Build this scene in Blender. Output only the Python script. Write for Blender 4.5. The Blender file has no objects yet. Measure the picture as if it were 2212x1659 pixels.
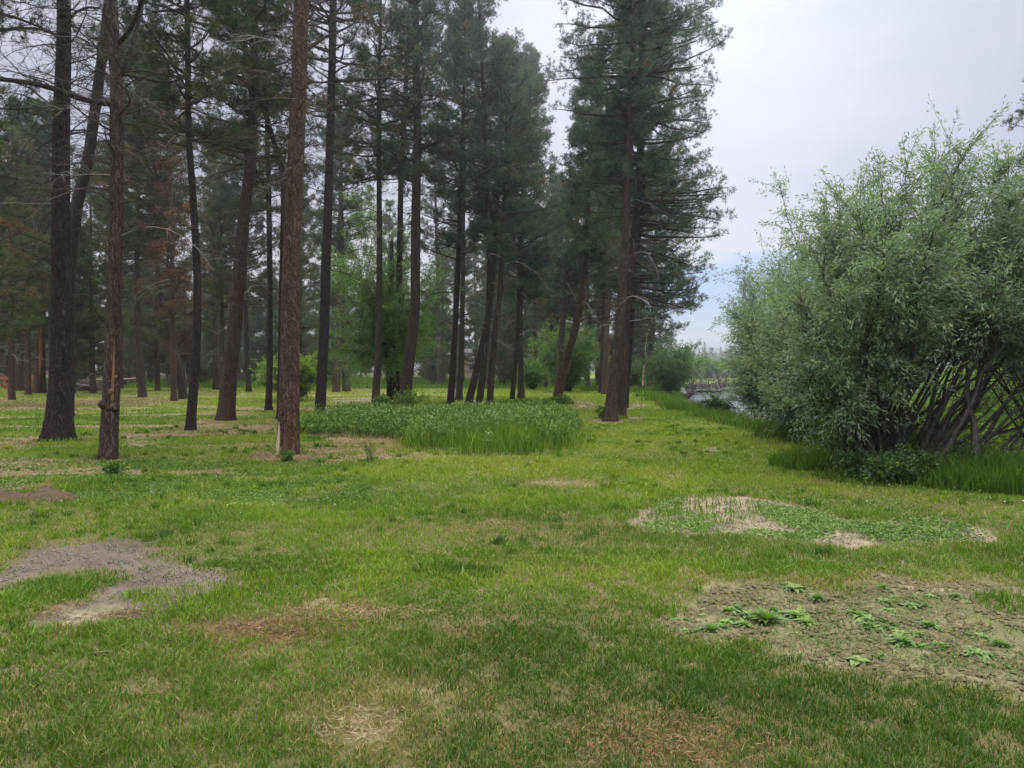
import bpy, math
import numpy as np
sc = bpy.context.scene
rad = math.radians

# ============================ camera ============================
W0, H0, FPX = 2212.0, 1659.0, 1580.0      # working pixel frame of the photograph, focal length in those pixels
CAMH = 1.6
PITCH = math.atan((829.5 - 796.0) / FPX)   # horizon near y = 796
cd = bpy.data.cameras.new('camera')
cam = bpy.data.objects.new('camera', cd)
sc.collection.objects.link(cam)
cam.location = (0, 0, CAMH)
cam.rotation_euler = (math.pi / 2 - PITCH, 0, 0)
cd.sensor_width = 36.0
cd.lens = 36.0 * FPX / W0
cd.clip_start = 0.05
cd.clip_end = 6000
sc.camera = cam

# ============================ sky, sun, exposure ============================
SUN_AZ, SUN_EL = rad(12), rad(33)          # azimuth from +Y towards +X
world = bpy.data.worlds.new('World')
sc.world = world
world.use_nodes = True
nt = world.node_tree
nt.nodes.clear()
def N(tree, typ, **kw):
    n = tree.nodes.new(typ)
    for k, v in kw.items():
        setattr(n, k, v)
    return n
def math_node(tree, op, a, b=None, clamp=False):
    n = tree.nodes.new('ShaderNodeMath'); n.operation = op; n.use_clamp = clamp
    for i, v in enumerate((a, b)):
        if v is None: continue
        if isinstance(v, (int, float)): n.inputs[i].default_value = v
        else: tree.links.new(v, n.inputs[i])
    return n.outputs[0]
def maprange(tree, v, a, b, c, d, smooth=False):
    n = tree.nodes.new('ShaderNodeMapRange')
    if smooth: n.interpolation_type = 'SMOOTHSTEP'
    tree.links.new(v, n.inputs[0])
    for i, x in enumerate((a, b, c, d)): n.inputs[i + 1].default_value = x
    return n.outputs[0]
def mixcol(tree, fac, a, b, blend='MIX'):
    n = tree.nodes.new('ShaderNodeMix'); n.data_type = 'RGBA'; n.blend_type = blend
    if isinstance(fac, (int, float)): n.inputs[0].default_value = fac
    else: tree.links.new(fac, n.inputs[0])
    for i, v in ((6, a), (7, b)):
        if isinstance(v, (tuple, list)): n.inputs[i].default_value = (*v, 1) if len(v) == 3 else v
        else: tree.links.new(v, n.inputs[i])
    return n.outputs[2]
sky = N(nt, 'ShaderNodeTexSky', sky_type='NISHITA', sun_disc=False)
sky.sun_elevation = SUN_EL
sky.sun_rotation = SUN_AZ
tc = N(nt, 'ShaderNodeTexCoord')
sep = N(nt, 'ShaderNodeSeparateXYZ'); nt.links.new(tc.outputs['Generated'], sep.inputs[0])
z = sep.outputs[2]
skyb = mixcol(nt, 1.0, sky.outputs[0], (0.055, 0.060, 0.07), 'MULTIPLY')
# the overcast: a pale lavender sheet, brighter overhead and where the sun stands behind it
nz = N(nt, 'ShaderNodeTexNoise'); nz.inputs['Scale'].default_value = 2.2; nz.inputs['Detail'].default_value = 5
mp = N(nt, 'ShaderNodeMapping'); mp.inputs['Scale'].default_value = (1, 1, 3.2)
nt.links.new(tc.outputs['Generated'], mp.inputs[0]); nt.links.new(mp.outputs[0], nz.inputs[0])
cl = mixcol(nt, maprange(nt, nz.outputs[0], 0.35, 0.65, 0, 1, True), (0.44, 0.455, 0.575), (0.535, 0.535, 0.63))
low = maprange(nt, z, 0.03, 0.24, 1, 0, True)
cl = mixcol(nt, low, cl, (0.80, 0.775, 0.79))
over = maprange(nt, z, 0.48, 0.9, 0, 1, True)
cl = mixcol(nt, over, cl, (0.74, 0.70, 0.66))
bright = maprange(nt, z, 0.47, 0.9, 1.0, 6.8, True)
sd = (math.sin(SUN_AZ) * math.cos(SUN_EL), math.cos(SUN_AZ) * math.cos(SUN_EL), math.sin(SUN_EL))
dp = N(nt, 'ShaderNodeVectorMath', operation='DOT_PRODUCT'); nt.links.new(tc.outputs['Generated'], dp.inputs[0]); dp.inputs[1].default_value = sd
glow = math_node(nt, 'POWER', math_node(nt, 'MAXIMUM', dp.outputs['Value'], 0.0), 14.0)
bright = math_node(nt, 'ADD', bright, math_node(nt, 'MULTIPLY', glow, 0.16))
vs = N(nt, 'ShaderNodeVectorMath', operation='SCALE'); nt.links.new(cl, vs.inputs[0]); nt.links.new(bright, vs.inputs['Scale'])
# a blue break low over the river
bd = (math.sin(rad(16.2)), math.cos(rad(16.2)), 0.100)
sb = N(nt, 'ShaderNodeVectorMath', operation='SUBTRACT'); nt.links.new(tc.outputs['Generated'], sb.inputs[0]); sb.inputs[1].default_value = bd
ml = N(nt, 'ShaderNodeVectorMath', operation='MULTIPLY'); nt.links.new(sb.outputs[0], ml.inputs[0]); ml.inputs[1].default_value = (4.5, 4.5, 21)
ln = N(nt, 'ShaderNodeVectorMath', operation='LENGTH'); nt.links.new(ml.outputs[0], ln.inputs[0])
nz2 = N(nt, 'ShaderNodeTexNoise'); nz2.inputs['Scale'].default_value = 9; nz2.inputs['Detail'].default_value = 4
mp2 = N(nt, 'ShaderNodeMapping'); mp2.inputs['Scale'].default_value = (1, 1, 7)
nt.links.new(tc.outputs['Generated'], mp2.inputs[0]); nt.links.new(mp2.outputs[0], nz2.inputs[0])
bl = maprange(nt, math_node(nt, 'ADD', ln.outputs['Value'], math_node(nt, 'MULTIPLY', nz2.outputs[0], 1.2)), 1.15, 1.85, 0.95, 0, True)
skyc = mixcol(nt, 0.5, mixcol(nt, 1.0, skyb, (0.6, 0.85, 1.2), 'MULTIPLY'), (0.15, 0.30, 0.66))
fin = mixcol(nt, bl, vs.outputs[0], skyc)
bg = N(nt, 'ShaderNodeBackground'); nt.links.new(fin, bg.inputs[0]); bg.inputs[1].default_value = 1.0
wo = N(nt, 'ShaderNodeOutputWorld'); nt.links.new(bg.outputs[0], wo.inputs[0])

sl = bpy.data.lights.new('sun', 'SUN'); sl.energy = 1.5; sl.angle = rad(12); sl.color = (1.0, 0.95, 0.87)
so = bpy.data.objects.new('sun', sl); sc.collection.objects.link(so)
so.rotation_euler = (math.pi / 2 - SUN_EL, 0, math.pi - SUN_AZ)
sc.view_settings.view_transform = 'Standard'
sc.view_settings.look = 'None'
sc.view_settings.exposure = 0.2
sc.view_settings.gamma = 1.0
sc.view_settings.use_curve_mapping = False
cy = sc.cycles
cy.max_bounces = 6; cy.diffuse_bounces = 3; cy.glossy_bounces = 2; cy.transmission_bounces = 3
cy.volume_bounces = 0; cy.transparent_max_bounces = 4
cy.use_denoising = True
cy.caustics_reflective = False; cy.caustics_refractive = False

# ============================ pixel -> place helpers ============================
cp, sp = math.cos(PITCH), math.sin(PITCH)
def ray(px, py):
    x = (np.asarray(px, float) - W0 / 2) / FPX
    u = (H0 / 2 - np.asarray(py, float)) / FPX
    return x, cp + u * sp, -sp + u * cp          # world direction x, y, z
def G(px, py, z=0.0):
    dx, dy, dz = ray(px, py)
    t = (z - CAMH) / dz
    return np.stack([dx * t, dy * t, np.zeros_like(t) + z], -1)
def P(px, py, Y):
    dx, dy, dz = ray(px, py)
    t = Y / dy
    return np.stack([dx * t, dy * t, CAMH + dz * t], -1)

# ============================ noise ============================
def _h(ix, iy, s):
    h = (ix * 374761393 + iy * 668265263 + s * 2147483 + 12345) & 0xFFFFFFFF
    h = ((h ^ (h >> 13)) * 1274126177) & 0xFFFFFFFF
    h = h ^ (h >> 16)
    return (h & 0xFFFF) / 65535.0
def vn(x, y, s=0):
    x = np.asarray(x, float); y = np.asarray(y, float)
    fx, fy = np.floor(x), np.floor(y)
    ix, iy = fx.astype(np.int64), fy.astype(np.int64)
    tx, ty = x - fx, y - fy
    tx = tx * tx * (3 - 2 * tx); ty = ty * ty * (3 - 2 * ty)
    a = _h(ix, iy, s) * (1 - tx) + _h(ix + 1, iy, s) * tx
    b = _h(ix, iy + 1, s) * (1 - tx) + _h(ix + 1, iy + 1, s) * tx
    return a * (1 - ty) + b * ty
def fbm(x, y, s=0, o=3):
    r, a, n = 0, 0.5, 0
    for i in range(o):
        r = r + a * vn(x * 2 ** i + 17 * i, y * 2 ** i - 9 * i, s + i); n += a; a *= 0.5
    return r / n
def ss(a, b, x):
    t = np.clip((x - a) / (b - a), 0, 1)
    return t * t * (3 - 2 * t)

# ============================ mesh builder ============================
class MB:
    def __init__(s): s.v = []; s.f = {}; s.n = 0; s.t = []; s.c = []
    def add(s, v, f, m=0, tint=None, col=None):
        v = np.asarray(v, np.float32).reshape(-1, 3); f = np.asarray(f, np.int64)
        s.v.append(v); s.f.setdefault((f.shape[1], m), []).append(f + s.n)
        t = np.zeros(len(v), np.float32) if tint is None else (np.zeros(len(v)) + tint).astype(np.float32)
        s.t.append(t)
        if col is not None: s.c.append(np.asarray(col, np.float32))
        s.n += len(v)
    def build(s, name, mats, parent=None, origin=(0, 0, 0), smooth=False, link=True):
        me = bpy.data.meshes.new(name)
        v = np.concatenate(s.v) - np.asarray(origin, np.float32)
        me.vertices.add(len(v)); me.vertices.foreach_set('co', v.ravel())
        li, ls, mi, pos = [], [], [], 0
        for (k, m), fl in s.f.items():
            f = np.concatenate(fl); li.append(f.ravel())
            ls.append(pos + np.arange(len(f)) * k); mi.append(np.full(len(f), m, np.int32)); pos += f.size
        li = np.concatenate(li); ls = np.concatenate(ls); mi = np.concatenate(mi)
        me.loops.add(len(li)); me.loops.foreach_set('vertex_index', li.astype(np.int32))
        me.polygons.add(len(ls)); me.polygons.foreach_set('loop_start', ls.astype(np.int32))
        if len(mats) > 1: me.polygons.foreach_set('material_index', mi)
        me.update(calc_edges=True)
        me.polygons.foreach_set('use_smooth', np.full(len(ls), smooth))
        at = me.attributes.new('tint', 'FLOAT', 'POINT'); at.data.foreach_set('value', np.concatenate(s.t))
        if s.c:
            c = np.concatenate(s.c); c4 = np.ones((len(c), 4), np.float32); c4[:, :3] = c
            ca = me.attributes.new('soil', 'FLOAT_COLOR', 'POINT'); ca.data.foreach_set('color', c4.ravel())
        for m in mats: me.materials.append(m)
        if not link: return me
        return place(name, me, parent, origin if parent is None else (0, 0, 0))
def place(name, me, parent=None, loc=(0, 0, 0), rz=0.0):
    o = bpy.data.objects.new(name, me); sc.collection.objects.link(o)
    o.location = [float(q) for q in loc]; o.rotation_euler = (0, 0, rz)
    if parent is not None: o.parent = parent
    return o
def tag(o, label, cat=None, group=None, kind=None):
    if label: o['label'] = label
    if cat: o['category'] = cat
    if group: o['group'] = group
    if kind: o['kind'] = kind
    return o
def root(name, loc, label, cat, group=None):
    o = bpy.data.objects.new(name, None); sc.collection.objects.link(o)
    o.location = [float(q) for q in loc]; o.empty_display_size = 0.3
    return tag(o, label, cat, group)

def norm(a): return a / np.maximum(np.linalg.norm(a, axis=-1, keepdims=True), 1e-9)
def tubes(mb, Pt, R, seg=3, m=0, tint=0.5, rough=0.0, rng=None, cap=False):
    """Pt (n,k,3), R (n,k): tapered tubes, quads"""
    Pt = np.asarray(Pt, float); R = np.asarray(R, float)
    if Pt.ndim == 2: Pt = Pt[None]; R = R[None]
    n, k, _ = Pt.shape
    T = norm(np.gradient(Pt, axis=1))
    mT = norm(Pt[:, -1] - Pt[:, 0])
    ref = np.where(np.abs(mT[:, 2:3]) > 0.8, np.array([[1.0, 0, 0]]), np.array([[0, 0, 1.0]]))[:, None, :]
    U = norm(np.cross(T, np.broadcast_to(ref, T.shape))); V = np.cross(T, U)
    a = np.arange(seg) / seg * 2 * math.pi
    rr = R[..., None] * np.ones(seg)
    if rough and rng is not None: rr = rr * (1 + rough * rng.standard_normal(rr.shape))
    X = Pt[:, :, None, :] + rr[..., None] * (np.cos(a)[None, None, :, None] * U[:, :, None, :] + np.sin(a)[None, None, :, None] * V[:, :, None, :])
    i = np.arange(n)[:, None, None]; j = np.arange(k - 1)[None, :, None]; q = np.arange(seg)[None, None, :]; q2 = (q + 1) % seg
    base = i * k * seg
    f = np.stack(np.broadcast_arrays(base + j * seg + q, base + j * seg + q2, base + (j + 1) * seg + q2, base + (j + 1) * seg + q), -1).reshape(-1, 4)
    tt = tint
    if isinstance(tint, np.ndarray): tt = np.repeat(tint, k * seg)
    mb.add(X, f, m, tt)
    return X
def bez(p0, p1, p2, k):
    t = np.linspace(0, 1, k)[None, :, None]
    return (1 - t) ** 2 * p0[:, None] + 2 * t * (1 - t) * p1[:, None] + t * t * p2[:, None]
def needles(mb, C, D, rng, k=12, L=0.09, w=0.007, m=1, tint=None, spread=0.8):
    n = len(C)
    d = norm(D[:, None, :] * (1 - spread * 0.6) + rng.standard_normal((n, k, 3)) * spread * 0.6)
    l = L * rng.uniform(0.7, 1.25, (n, k, 1))
    side = norm(np.cross(d, rng.standard_normal((n, k, 3)))) * w * 0.5
    c = C[:, None, :] + d * l * 0.08
    v = np.stack([c - side, c + side, c + d * l], 2)
    f = np.arange(n * k * 3).reshape(-1, 3)
    mb.add(v, f, m, None if tint is None else np.repeat(tint, k * 3))
def leaves(mb, C, D, rng, L=0.07, w=0.013, m=1, tint=0.5):
    """narrow four-cornered leaves from C along D"""
    n = len(C)
    l = L * rng.uniform(0.65, 1.25, (n, 1)); D = norm(D)
    s = norm(np.cross(D, rng.standard_normal((n, 3)))) * (w * 0.5) * rng.uniform(0.8, 1.2, (n, 1))
    dn = np.array([0, 0, -1.0]) * l * 0.12
    v = np.stack([C, C + D * l * 0.45 - s, C + D * l + dn, C + D * l * 0.45 + s], 1)
    mb.add(v, np.arange(n * 4).reshape(-1, 4), m, np.repeat(np.zeros(n) + tint, 4))

# ============================ materials ============================
def ramp(tree, fac, stops):
    r = tree.nodes.new('ShaderNodeValToRGB'); e = r.color_ramp.elements
    e[0].position, e[0].color = stops[0][0], (*stops[0][1], 1)
    e[1].position, e[1].color = stops[-1][0], (*stops[-1][1], 1)
    for p, c in stops[1:-1]:
        q = e.new(p); q.color = (*c, 1)
    tree.links.new(fac, r.inputs[0]); return r.outputs[0]
def leafmat(name, stops, trans=0.35, rough=0.55, spec=0.3, tw=(1.0, 1.15, 0.6)):
    m = bpy.data.materials.new(name); m.use_nodes = True; t = m.node_tree; t.nodes.clear()
    a = N(t, 'ShaderNodeAttribute', attribute_name='tint')
    c = ramp(t, a.outputs['Fac'], stops)
    p = N(t, 'ShaderNodeBsdfPrincipled'); t.links.new(c, p.inputs['Base Color'])
    p.inputs['Roughness'].default_value = rough; p.inputs['Specular IOR Level'].default_value = spec
    tr = N(t, 'ShaderNodeBsdfTranslucent'); t.links.new(mixcol(t, 1.0, c, tw, 'MULTIPLY'), tr.inputs[0])
    mx = N(t, 'ShaderNodeMixShader'); mx.inputs[0].default_value = trans
    t.links.new(p.outputs[0], mx.inputs[1]); t.links.new(tr.outputs[0], mx.inputs[2])
    o = N(t, 'ShaderNodeOutputMaterial'); t.links.new(mx.outputs[0], o.inputs[0]); return m
def barkmat(name, dark, light, scale=9.0, bump=0.5, zs=0.22, warm=None):
    m = bpy.data.materials.new(name); m.use_nodes = True; t = m.node_tree
    p = t.nodes['Principled BSDF']; p.inputs['Roughness'].default_value = 0.9; p.inputs['Specular IOR Level'].default_value = 0.15
    tcn = N(t, 'ShaderNodeTexCoord'); mpn = N(t, 'ShaderNodeMapping'); mpn.inputs['Scale'].default_value = (1, 1, zs)
    t.links.new(tcn.outputs['Object'], mpn.inputs[0])
    n1 = N(t, 'ShaderNodeTexNoise'); n1.inputs['Scale'].default_value = scale * 1.3; n1.inputs['Detail'].default_value = 6; n1.inputs['Roughness'].default_value = 0.65
    t.links.new(mpn.outputs[0], n1.inputs[0])
    wv = mixcol(t, 0.22, mpn.outputs[0], n1.outputs['Color'])
    vo = N(t, 'ShaderNodeTexVoronoi', feature='DISTANCE_TO_EDGE'); vo.inputs['Scale'].default_value = scale * 2.6
    t.links.new(wv, vo.inputs['Vector'])
    crack = maprange(t, vo.outputs['Distance'], 0.0, 0.22, 0.25, 1, True)
    n2 = N(t, 'ShaderNodeTexNoise'); n2.inputs['Scale'].default_value = 40; n2.inputs['Detail'].default_value = 5
    t.links.new(tcn.outputs['Object'], n2.inputs[0])
    hsum = math_node(t, 'ADD', math_node(t, 'MULTIPLY', crack, 0.55), math_node(t, 'MULTIPLY', n1.outputs[0], 0.5))
    fac = math_node(t, 'MULTIPLY', hsum, maprange(t, n2.outputs[0], 0.3, 0.7, 0.55, 1.2))
    stops = [(0.12, tuple(q * 0.45 for q in dark)), (0.45, dark), (0.85, light)]
    c = ramp(t, fac, stops)
    if warm:
        n3 = N(t, 'ShaderNodeTexNoise'); n3.inputs['Scale'].default_value = 1.3; n3.inputs['Detail'].default_value = 3
        t.links.new(mpn.outputs[0], n3.inputs[0])
        c = mixcol(t, maprange(t, n3.outputs[0], 0.45, 0.7, 0, 0.6, True), c, mixcol(t, 1.0, c, warm, 'MULTIPLY'))
    t.links.new(c, p.inputs['Base Color'])
    b = N(t, 'ShaderNodeBump'); b.inputs['Strength'].default_value = bump; b.inputs['Distance'].default_value = 0.03
    t.links.new(math_node(t, 'ADD', hsum, math_node(t, 'MULTIPLY', n2.outputs[0], 0.3)), b.inputs['Height']); t.links.new(b.outputs[0], p.inputs['Normal'])
    return m
def plainmat(name, c1, c2, scale=6, rough=0.8, bump=0.2, zs=1.0, spec=0.2):
    m = bpy.data.materials.new(name); m.use_nodes = True; t = m.node_tree
    p = t.nodes['Principled BSDF']; p.inputs['Roughness'].default_value = rough; p.inputs['Specular IOR Level'].default_value = spec
    tcn = N(t, 'ShaderNodeTexCoord'); mpn = N(t, 'ShaderNodeMapping'); mpn.inputs['Scale'].default_value = (1, 1, zs)
    t.links.new(tcn.outputs['Object'], mpn.inputs[0])
    n1 = N(t, 'ShaderNodeTexNoise'); n1.inputs['Scale'].default_value = scale; n1.inputs['Detail'].default_value = 8; n1.inputs['Roughness'].default_value = 0.7
    t.links.new(mpn.outputs[0], n1.inputs[0])
    t.links.new(ramp(t, n1.outputs[0], [(0.3, c1), (0.7, c2)]), p.inputs['Base Color'])
    if bump:
        b = N(t, 'ShaderNodeBump'); b.inputs['Strength'].default_value = bump; b.inputs['Distance'].default_value = 0.03
        t.links.new(n1.outputs[0], b.inputs['Height']); t.links.new(b.outputs[0], p.inputs['Normal'])
    return m
M = {}
M['bark'] = barkmat('pine_bark', (0.048, 0.037, 0.033), (0.120, 0.093, 0.080), 9, 0.9, warm=(1.2, 0.98, 0.82))
M['bark_red'] = barkmat('reddish_pine_bark', (0.056, 0.038, 0.031), (0.165, 0.115, 0.088), 10, 0.9, warm=(1.25, 0.96, 0.75))
M['bark_dark'] = barkmat('dark_bark', (0.030, 0.025, 0.024), (0.080, 0.064, 0.058), 9, 0.9)
M['bark_far'] = barkmat('far_pine_bark', (0.050, 0.038, 0.034), (0.13, 0.095, 0.078), 6, 0.4, warm=(1.4, 0.9, 0.65))
M['willow_bark'] = barkmat('willow_bark', (0.045, 0.040, 0.036), (0.13, 0.115, 0.10), 14, 0.6)
M['twig'] = leafmat('dead_twig', [(0, (0.035, 0.028, 0.026)), (0.5, (0.085, 0.07, 0.065)), (1, (0.36, 0.34, 0.33))], 0.0, 0.9, 0.1)
M['needle'] = leafmat('pine_needles', [(0, (0.018, 0.038, 0.016)), (0.4, (0.038, 0.074, 0.026)), (0.75, (0.080, 0.110, 0.032)), (0.9, (0.12, 0.12, 0.035)), (1, (0.20, 0.085, 0.035))], 0.28)
M['needle_blue'] = leafmat('blue_pine_needles', [(0, (0.026, 0.052, 0.040)), (0.4, (0.054, 0.100, 0.068)), (0.8, (0.11, 0.165, 0.09)), (1, (0.19, 0.085, 0.04))], 0.25)
M['needle_rust'] = leafmat('rusty_pine_needles', [(0, (0.05, 0.030, 0.02)), (0.5, (0.12, 0.058, 0.032)), (1, (0.24, 0.10, 0.045))], 0.25)
M['willow'] = leafmat('willow_leaves', [(0, (0.090, 0.145, 0.080)), (0.5, (0.170, 0.245, 0.140)), (1, (0.31, 0.40, 0.25))], 0.45, 0.4, 0.45)
M['willow_lime'] = leafmat('lime_leaves', [(0, (0.07, 0.12, 0.025)), (0.5, (0.16, 0.25, 0.045)), (1, (0.30, 0.38, 0.09))], 0.4, 0.5, 0.35)
M['broadleaf'] = leafmat('broad_leaves', [(0, (0.06, 0.115, 0.032)), (0.5, (0.13, 0.235, 0.066)), (1, (0.19, 0.31, 0.09))], 0.45, 0.45, 0.4)
M['weed'] = leafmat('weed_leaves', [(0, (0.035, 0.08, 0.016)), (0.5, (0.10, 0.19, 0.032)), (1, (0.25, 0.35, 0.085))], 0.3, 0.45, 0.4)
M['grass'] = leafmat('grass_blades', [(0, (0.042, 0.090, 0.014)), (0.3, (0.088, 0.165, 0.016)), (0.55, (0.155, 0.260, 0.020)), (0.74, (0.28, 0.35, 0.036)), (0.86, (0.26, 0.235, 0.09)), (1, (0.33, 0.25, 0.13))], 0.35, 0.5, 0.25)
M['flower'] = plainmat('white_flowers', (0.7, 0.7, 0.65), (0.85, 0.85, 0.8), 5, bump=0)
M['wood_pale'] = plainmat('bare_wood', (0.30, 0.21, 0.12), (0.52, 0.42, 0.30), 9, 0.8, 0.3, 0.2)
M['wood_orange'] = plainmat('orange_wood', (0.17, 0.075, 0.035), (0.36, 0.17, 0.075), 14, 0.85, 0.4, 0.15)
M['wood_scar'] = plainmat('scarred_wood', (0.10, 0.06, 0.04), (0.25, 0.15, 0.09), 14, 0.85, 0.6, 0.15)
M['wood_grey'] = plainmat('grey_driftwood', (0.13, 0.115, 0.105), (0.30, 0.28, 0.26), 9, 0.9, 0.4, 0.3)
M['fence'] = plainmat('stained_boards', (0.28, 0.085, 0.03), (0.40, 0.14, 0.05), 5, 0.7, 0.2)
M['mulch'] = plainmat('mulch', (0.045, 0.033, 0.021), (0.135, 0.098, 0.060), 22, 0.95, 1.0)
M['stone'] = plainmat('gravel', (0.08, 0.068, 0.056), (0.22, 0.195, 0.165), 30, 0.9, 0.4)
M['clod'] = plainmat('soil_clods', (0.085, 0.080, 0.040), (0.19, 0.175, 0.095), 18, 0.95, 0.8)
M['litter'] = leafmat('litter', [(0, (0.10, 0.06, 0.035)), (0.5, (0.19, 0.12, 0.065)), (1, (0.30, 0.245, 0.14))], 0.1, 0.9, 0.1)
M['wall_tan'] = plainmat('tan_wall', (0.42, 0.29, 0.21), (0.52, 0.38, 0.29), 3, 0.8, 0.1)
M['wall_white'] = plainmat('white_wall', (0.62, 0.64, 0.66), (0.75, 0.77, 0.78), 3, 0.7, 0.05)
M['roof'] = plainmat('roof', (0.09, 0.085, 0.085), (0.16, 0.15, 0.145), 8, 0.9, 0.3)
M['glass'] = plainmat('dark_glass', (0.03, 0.04, 0.05), (0.05, 0.06, 0.07), 2, 0.1, 0, spec=0.6)
M['far_hill'] = plainmat('far_hill', (0.05, 0.075, 0.045), (0.08, 0.11, 0.06), 0.02, 0.95, 0)

# ============================ terrain ============================
SY = [-60, -20, 5, 10, 14, 20, 33, 45, 60, 85, 110]
SX = [28, 18, 12.5, 9.9, 9.3, 9.0, 9.3, 11.1, 14.2, 18.2, 23]
FY = [-60, 0, 8, 14, 22, 32, 60, 85, 110]
FX = [30, 19, 14.2, 12.6, 14.0, 19, 31, 40, 50]
def shoreX(Y): return np.interp(Y, SY, SX)
def farX(Y): return np.interp(Y, FY, FX)
def inwater(x, y):
    return np.minimum(np.minimum(x - shoreX(y), farX(y) - x), 90 + 4 * np.sin(x * 0.3) - y)
def height(x, y):
    x = np.asarray(x, float); y = np.asarray(y, float)
    w = inwater(x, y)
    h = np.interp(w, [-3.2, -2.0, 0, 2.0], [0, -0.08, -0.5, -1.3])
    far = ss(0, 11, x - farX(y)) * np.where(y < 80, 1, 0) * ss(85, 60, y)
    h = h + far * 3.2
    h = h + 0.05 * (fbm(x * 0.35, y * 0.35, 5) - 0.5) * ss(0, 3, -w)
    r = np.hypot(x, y)
    h = h + 0.018 * (fbm(x * 3, y * 3, 9) - 0.5) * ss(30, 10, r)
    # a low rise towards the woods on the left
    h = h + 0.5 * ss(70, 120, y) * ss(5, -10, x)
    h = h + 40 * ss(700, 1400, y) * np.exp(-((x - 0.262 * y) / 260) ** 2) * 1.0
    return h

# bare and worn patches, outlined where they lie on the ground
SAND = (0.215, 0.18, 0.125); GRAV = (0.105, 0.088, 0.070); RUST = (0.235, 0.150, 0.078); TAN = (0.215, 0.175, 0.10)
MOSS = (0.142, 0.134, 0.074); SOIL = (0.12, 0.085, 0.055); DUFF = (0.165, 0.115, 0.075)
PATCH = [  # outline, colour, grass kept, edge wobble, edge softness
 ([(-30,1262),(20,1235),(90,1190),(230,1172),(300,1186),(290,1205),(340,1215),(470,1250),(480,1265),(400,1290),(300,1325),(180,1340),(100,1345),(130,1320),(230,1290),(262,1262),(255,1230),(200,1220),(110,1225),(40,1245),(-30,1275)], GRAV, 0.05, 0.16, 0.20),
 ([(100,1345),(130,1318),(230,1305),(290,1318),(230,1338),(150,1350)], SAND, 0.04, 0.05, 0.06),
 ([(340,1358),(440,1350),(540,1348),(600,1362),(520,1372),(420,1372)], SOIL, 0.15, 0.06, 0.06),
 ([(530,1366),(555,1348),(600,1340),(660,1346),(690,1355),(660,1375),(600,1390),(550,1388)], RUST, 0.12, 0.04, 0.05),
 ([(655,1305),(700,1298),(760,1312),(845,1328),(850,1345),(800,1350),(720,1335),(665,1320)], TAN, 0.15, 0.05, 0.06),
 ([(965,1362),(1000,1355),(1040,1372),(1010,1388),(975,1382)], RUST, 0.25, 0.04, 0.06),
 ([(715,1545),(790,1530),(830,1570),(815,1615),(750,1600)], TAN, 0.2, 0.05, 0.08),
 ([(1280,1580),(1360,1560),(1460,1578),(1600,1600),(1560,1659),(1340,1659),(1300,1620)], RUST, 0.25, 0.10, 0.12),
 ([(860,1490),(960,1470),(1010,1500),(980,1525),(900,1520)], (0.24,0.2,0.12), 0.45, 0.08, 0.12),
 ([(1435,1340),(1500,1300),(1560,1268),(1700,1262),(1830,1285),(1870,1262),(1900,1242),(1990,1258),(2120,1262),(2212,1290),(2300,1300),(2320,1540),(2212,1500),(2060,1468),(1880,1455),(1760,1440),(1730,1395),(1640,1375),(1520,1372),(1450,1360)], MOSS, 0.05, 0.14, 0.17),
 ([(1880,1238),(1990,1258),(2100,1262),(2140,1285),(2000,1290),(1900,1270)], SAND, 0.03, 0.06, 0.08),
 ([(1380,1128),(1440,1098),(1500,1080),(1600,1078),(1680,1092),(1750,1110),(1800,1125),(1900,1140),(2030,1130),(2110,1145),(2105,1165),(2000,1168),(1900,1168),(1830,1178),(1740,1165),(1640,1152),(1520,1150),(1430,1142)], SAND, 0.04, 0.08, 0.10),
 ([(1135,1045),(1200,1036),(1300,1040),(1290,1050),(1200,1052)], TAN, 0.25, 0.10, 0.15),
 ([(1510,970),(1550,966),(1560,976),(1520,980)], SAND, 0.2, 0.08, 0.1),
 ([(1440,1024),(1475,1022),(1475,1030),(1445,1030)], SAND, 0.1, 0.08, 0.1),
 ([(1215,880),(1280,873),(1400,873),(1395,884),(1280,884)], SAND, 0.08, 0.2, 0.2),
 ([(1290,905),(1330,898),(1400,905),(1330,918),(1270,912),(1240,908)], SAND, 0.35, 0.2, 0.3),
 ([(1270,890),(1240,885),(1200,870),(1180,862),(1250,862),(1290,870)], SAND, 0.5, 0.2, 0.3),
 ([(870,882),(960,880),(1000,886),(960,893),(880,890)], TAN, 0.2, 0.2, 0.3),
 ([(700,862),(800,858),(900,862),(880,868),(760,872),(700,870)], SAND, 0.25, 0.3, 0.4),
 ([(1000,866),(1060,864),(1130,868),(1120,874),(1030,872)], SAND, 0.3, 0.3, 0.4),
 ([(-60,868),(150,866),(330,860),(420,864),(330,874),(180,878),(-60,880)], DUFF, 0.35, 0.5, 0.5),
 ([(260,930),(400,925),(600,905),(760,915),(640,925),(600,935),(430,945),(280,950)], DUFF, 0.45, 0.4, 0.6),
 ([(640,965),(760,948),(860,950),(880,960),(860,990),(780,1000),(640,1000),(560,985)], DUFF, 0.5, 0.3, 0.5),
 ([(380,1015),(460,1010),(560,1020),(470,1032),(380,1026)], DUFF, 0.45, 0.25, 0.3),
 ([(250,945),(330,945),(350,965),(270,970)], SAND, 0.3, 0.3, 0.3),
 ([(1760,1045),(1900,1040),(2100,1055),(2240,1085),(2300,1040),(2250,985),(1900,975),(1720,1000)], SOIL, 0.25, 0.15, 0.3),
 ([(-40,1040),(60,1032),(140,1050),(110,1085),(30,1100),(-40,1105)], DUFF, 0.2, 0.2, 0.3),
]
PATCH = [(G(*np.array(p, float).T)[:, :2], c, k, wb, sf) for p, c, k, wb, sf in PATCH]
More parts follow.
